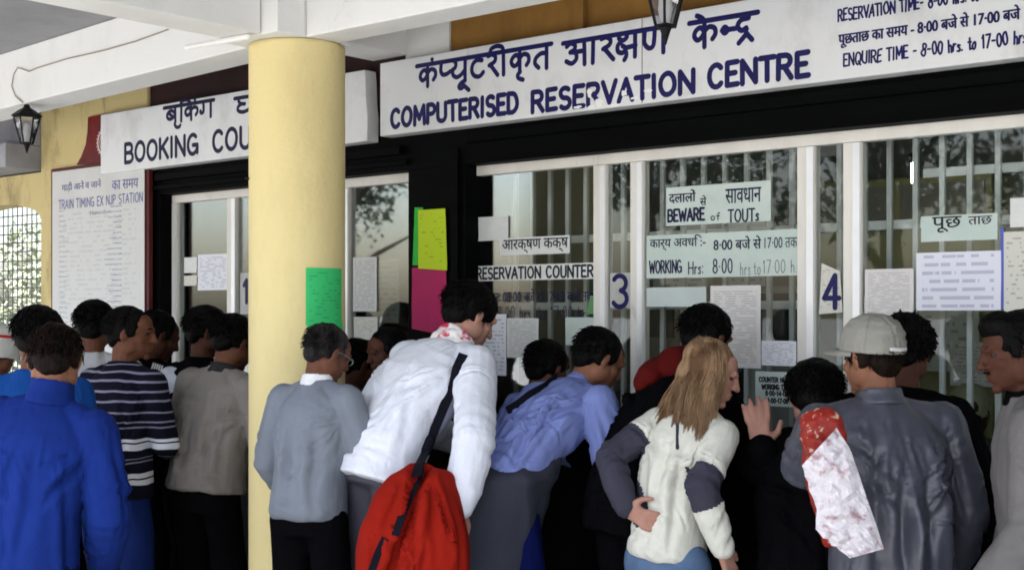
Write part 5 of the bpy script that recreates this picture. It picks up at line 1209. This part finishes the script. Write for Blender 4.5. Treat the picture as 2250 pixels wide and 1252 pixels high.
# parcel under the left arm
M_news = new_mat('crumpled_newsprint', (.62, .58, .60), .8, 0, 34, col2=(.40, .26, .28), bump=.5, bscale=26, bstretch=(1, 1, 3)); M_news.node_tree.nodes['Color Ramp'].color_ramp.elements[0].position = .33; M_news.node_tree.nodes['Color Ramp'].color_ramp.elements[1].position = .45
M_redp = new_mat('red_printed_wrap', (.24, .014, .007), .5, 0, 46, col2=(.55, .36, .26), bump=.5, bscale=24); M_redp.node_tree.nodes['Color Ramp'].color_ramp.elements[0].position = .34; M_redp.node_tree.nodes['Color Ramp'].color_ramp.elements[1].position = .40
par = tag(empty('wrapped_parcel', at(1850, 1060, 3.72)), 'red wrapped parcel with crumpled white newspaper held under the slate jacket arm', 'parcel'); pinv = par.matrix_basis.inverted()
k = V(); A = pinv @ at(1800, 903, 3.78); B = pinv @ at(1858, 1190, 3.72); ax = (B - A).normalized(); wv_ = rv - ax * rv.dot(ax); wv_.normalize(); nv_ = ax.cross(wv_); rings = []
for u, a, b_, o_ in ((0, .035, .025, 0), (.05, .05, .04, 0), (.3, .062, .055, .0), (.6, .062, .055, .0), (.85, .058, .05, .0), (.97, .05, .04, 0), (1, .05, .03, 0)):
    rings.append(ring(A.lerp(B, u) + wv_ * o_ - wv_ * .004, wv_, nv_, a, b_, 28, 3))
k.loft(rings)
link(remesh(k, 'wrap', .006, 2, lambda v, n: .010 * (1 - 2.2 * abs(noise.noise(v * 17))) + .003 * noise.noise(v * 50)), 'wrap', M_redp, par)
k = V(); rings = []
A2 = pinv @ at(1850, 945, 3.69); B2 = pinv @ at(1898, 1222, 3.61)
cn = [(1833, 943, 1795, 1012)]
edge = [((1762, 1022), (1838, 940)), ((1778, 1075), (1868, 985)), ((1795, 1115), (1885, 1035)), ((1792, 1165), (1905, 1095)), ((1835, 1200), (1925, 1150)), ((1868, 1226), (1942, 1205))]
rows = 22; cols = 14; vs = []; fs = []
for side in (0, 1):
    for j in range(rows + 1):
        f = j / rows * (len(edge) - 1); i0 = min(int(f), len(edge) - 2); ff = f - i0
        L_ = np.array(edge[i0][0]) * (1 - ff) + np.array(edge[i0 + 1][0]) * ff; R_ = np.array(edge[i0][1]) * (1 - ff) + np.array(edge[i0 + 1][1]) * ff
        L_ = L_ + np.array((7 * noise.noise(Vector((j * .9, 1, 0))), 6 * noise.noise(Vector((j * 1.1, 5, 0)))))
        for i in range(cols + 1):
            u = i / cols; q = L_ * (1 - u) + R_ * u; d_ = 3.665 - .05 * math.sin(math.pi * (.1 + .8 * u)) + .016 * (1 - 2 * abs(noise.noise(Vector((u * 3.2 + j * .1, j * .42 - u * 2, 2))))) + .008 * noise.noise(Vector((u * 9, j * .9, 4))) + (.004 if side else 0)
            vs.append(tuple(pinv @ at(q[0], q[1], d_)))
n1 = (rows + 1) * (cols + 1)
for j in range(rows):
    for i in range(cols):
        a = j * (cols + 1) + i; fs += [(a, a + 1, a + cols + 2, a + cols + 1), (n1 + a, n1 + a + cols + 1, n1 + a + cols + 2, n1 + a + 1)]
rim = list(range(cols + 1)) + [j * (cols + 1) + cols for j in range(1, rows + 1)] + [rows * (cols + 1) + i for i in range(cols - 1, -1, -1)] + [j * (cols + 1) for j in range(rows - 1, 0, -1)]
for q in range(len(rim)): fs.append((rim[q], n1 + rim[q], n1 + rim[(q + 1) % len(rim)], rim[(q + 1) % len(rim)]))
k.add(vs, fs); k.build('newspaper', M_news, par)

pS = person('person with long black curly hair behind the grey cap', 1992, 775, 4.5, head=8, s=.96, lean=8, hstyle='curly', hvol=.98, skin=SK_dark, top=dict(mat=M_black, hem=-.16), arms=counter)
M_edge = cloth('stone_cloth', (.16, .15, .145), var=.15)
pT = person('person with a dark face turned left at the right edge in a stone jacket', 2232, 772, 3.75, head=112, s=.95, lean=6, hpitch=12, hyaw=12, skin=SK_dark, face=True, hstyle='moustache', vox=.005, hvol=1.02, sh=.19,
       top=dict(mat=M_edge, hem=-.20, hemw=1.05, amp=.016, fs=(7, 7, 3), arm=1.15, collar=(M_black, .045, .068)), arms={'L': ((.07, .02, -.28), (-.04, .14, -.2)), 'R': down['R']})
pU = person('clerk with a pale cap seated behind the counter glass', 2130, 905, 5.75, head=190, s=.95, lean=6, skin=SK_dark, face=True, top=dict(mat=cloth('clerk_shirt', (.16, .16, .13)), hem=-.10), arms=counter, hair=cloth('khaki_cap', (.42, .42, .26)), hvol=1.08, group='office clerks')
# pale cap with a red band on the person at the left edge
cp = V(); rings = []; Hm = pC.Hm; base = pC.hc + Hm @ Vector((0, -.012, .0))
for z, k_ in ((-.035, 1.0), (.02, 1.04), (.06, 1.0), (.09, .84), (.11, .55), (.12, .15)): rings.append(ring(base + Hm @ Vector((0, 0, z)), Hm @ Vector((1, 0, 0)), Hm @ Vector((0, 1, 0)), .105 * k_, .122 * k_, 40, 2))
cp.loft(rings); cap2 = link(remesh(cp, 'cap', .006, 2, lambda v, n: .003 * noise.noise(v * 22)), 'cap', cloth('pale_cap_cloth', (.62, .62, .58)), pC.root)
k = V(); k.loft([ring(base + Hm @ Vector((0, 0, z)), Hm @ Vector((1, 0, 0)), Hm @ Vector((0, 1, 0)), a, a * 1.16, 40, 2) for z, a in ((.052, .108), (.064, .108))]); k.build('band', cloth('red_band', (.5, .02, .03)), cap2)
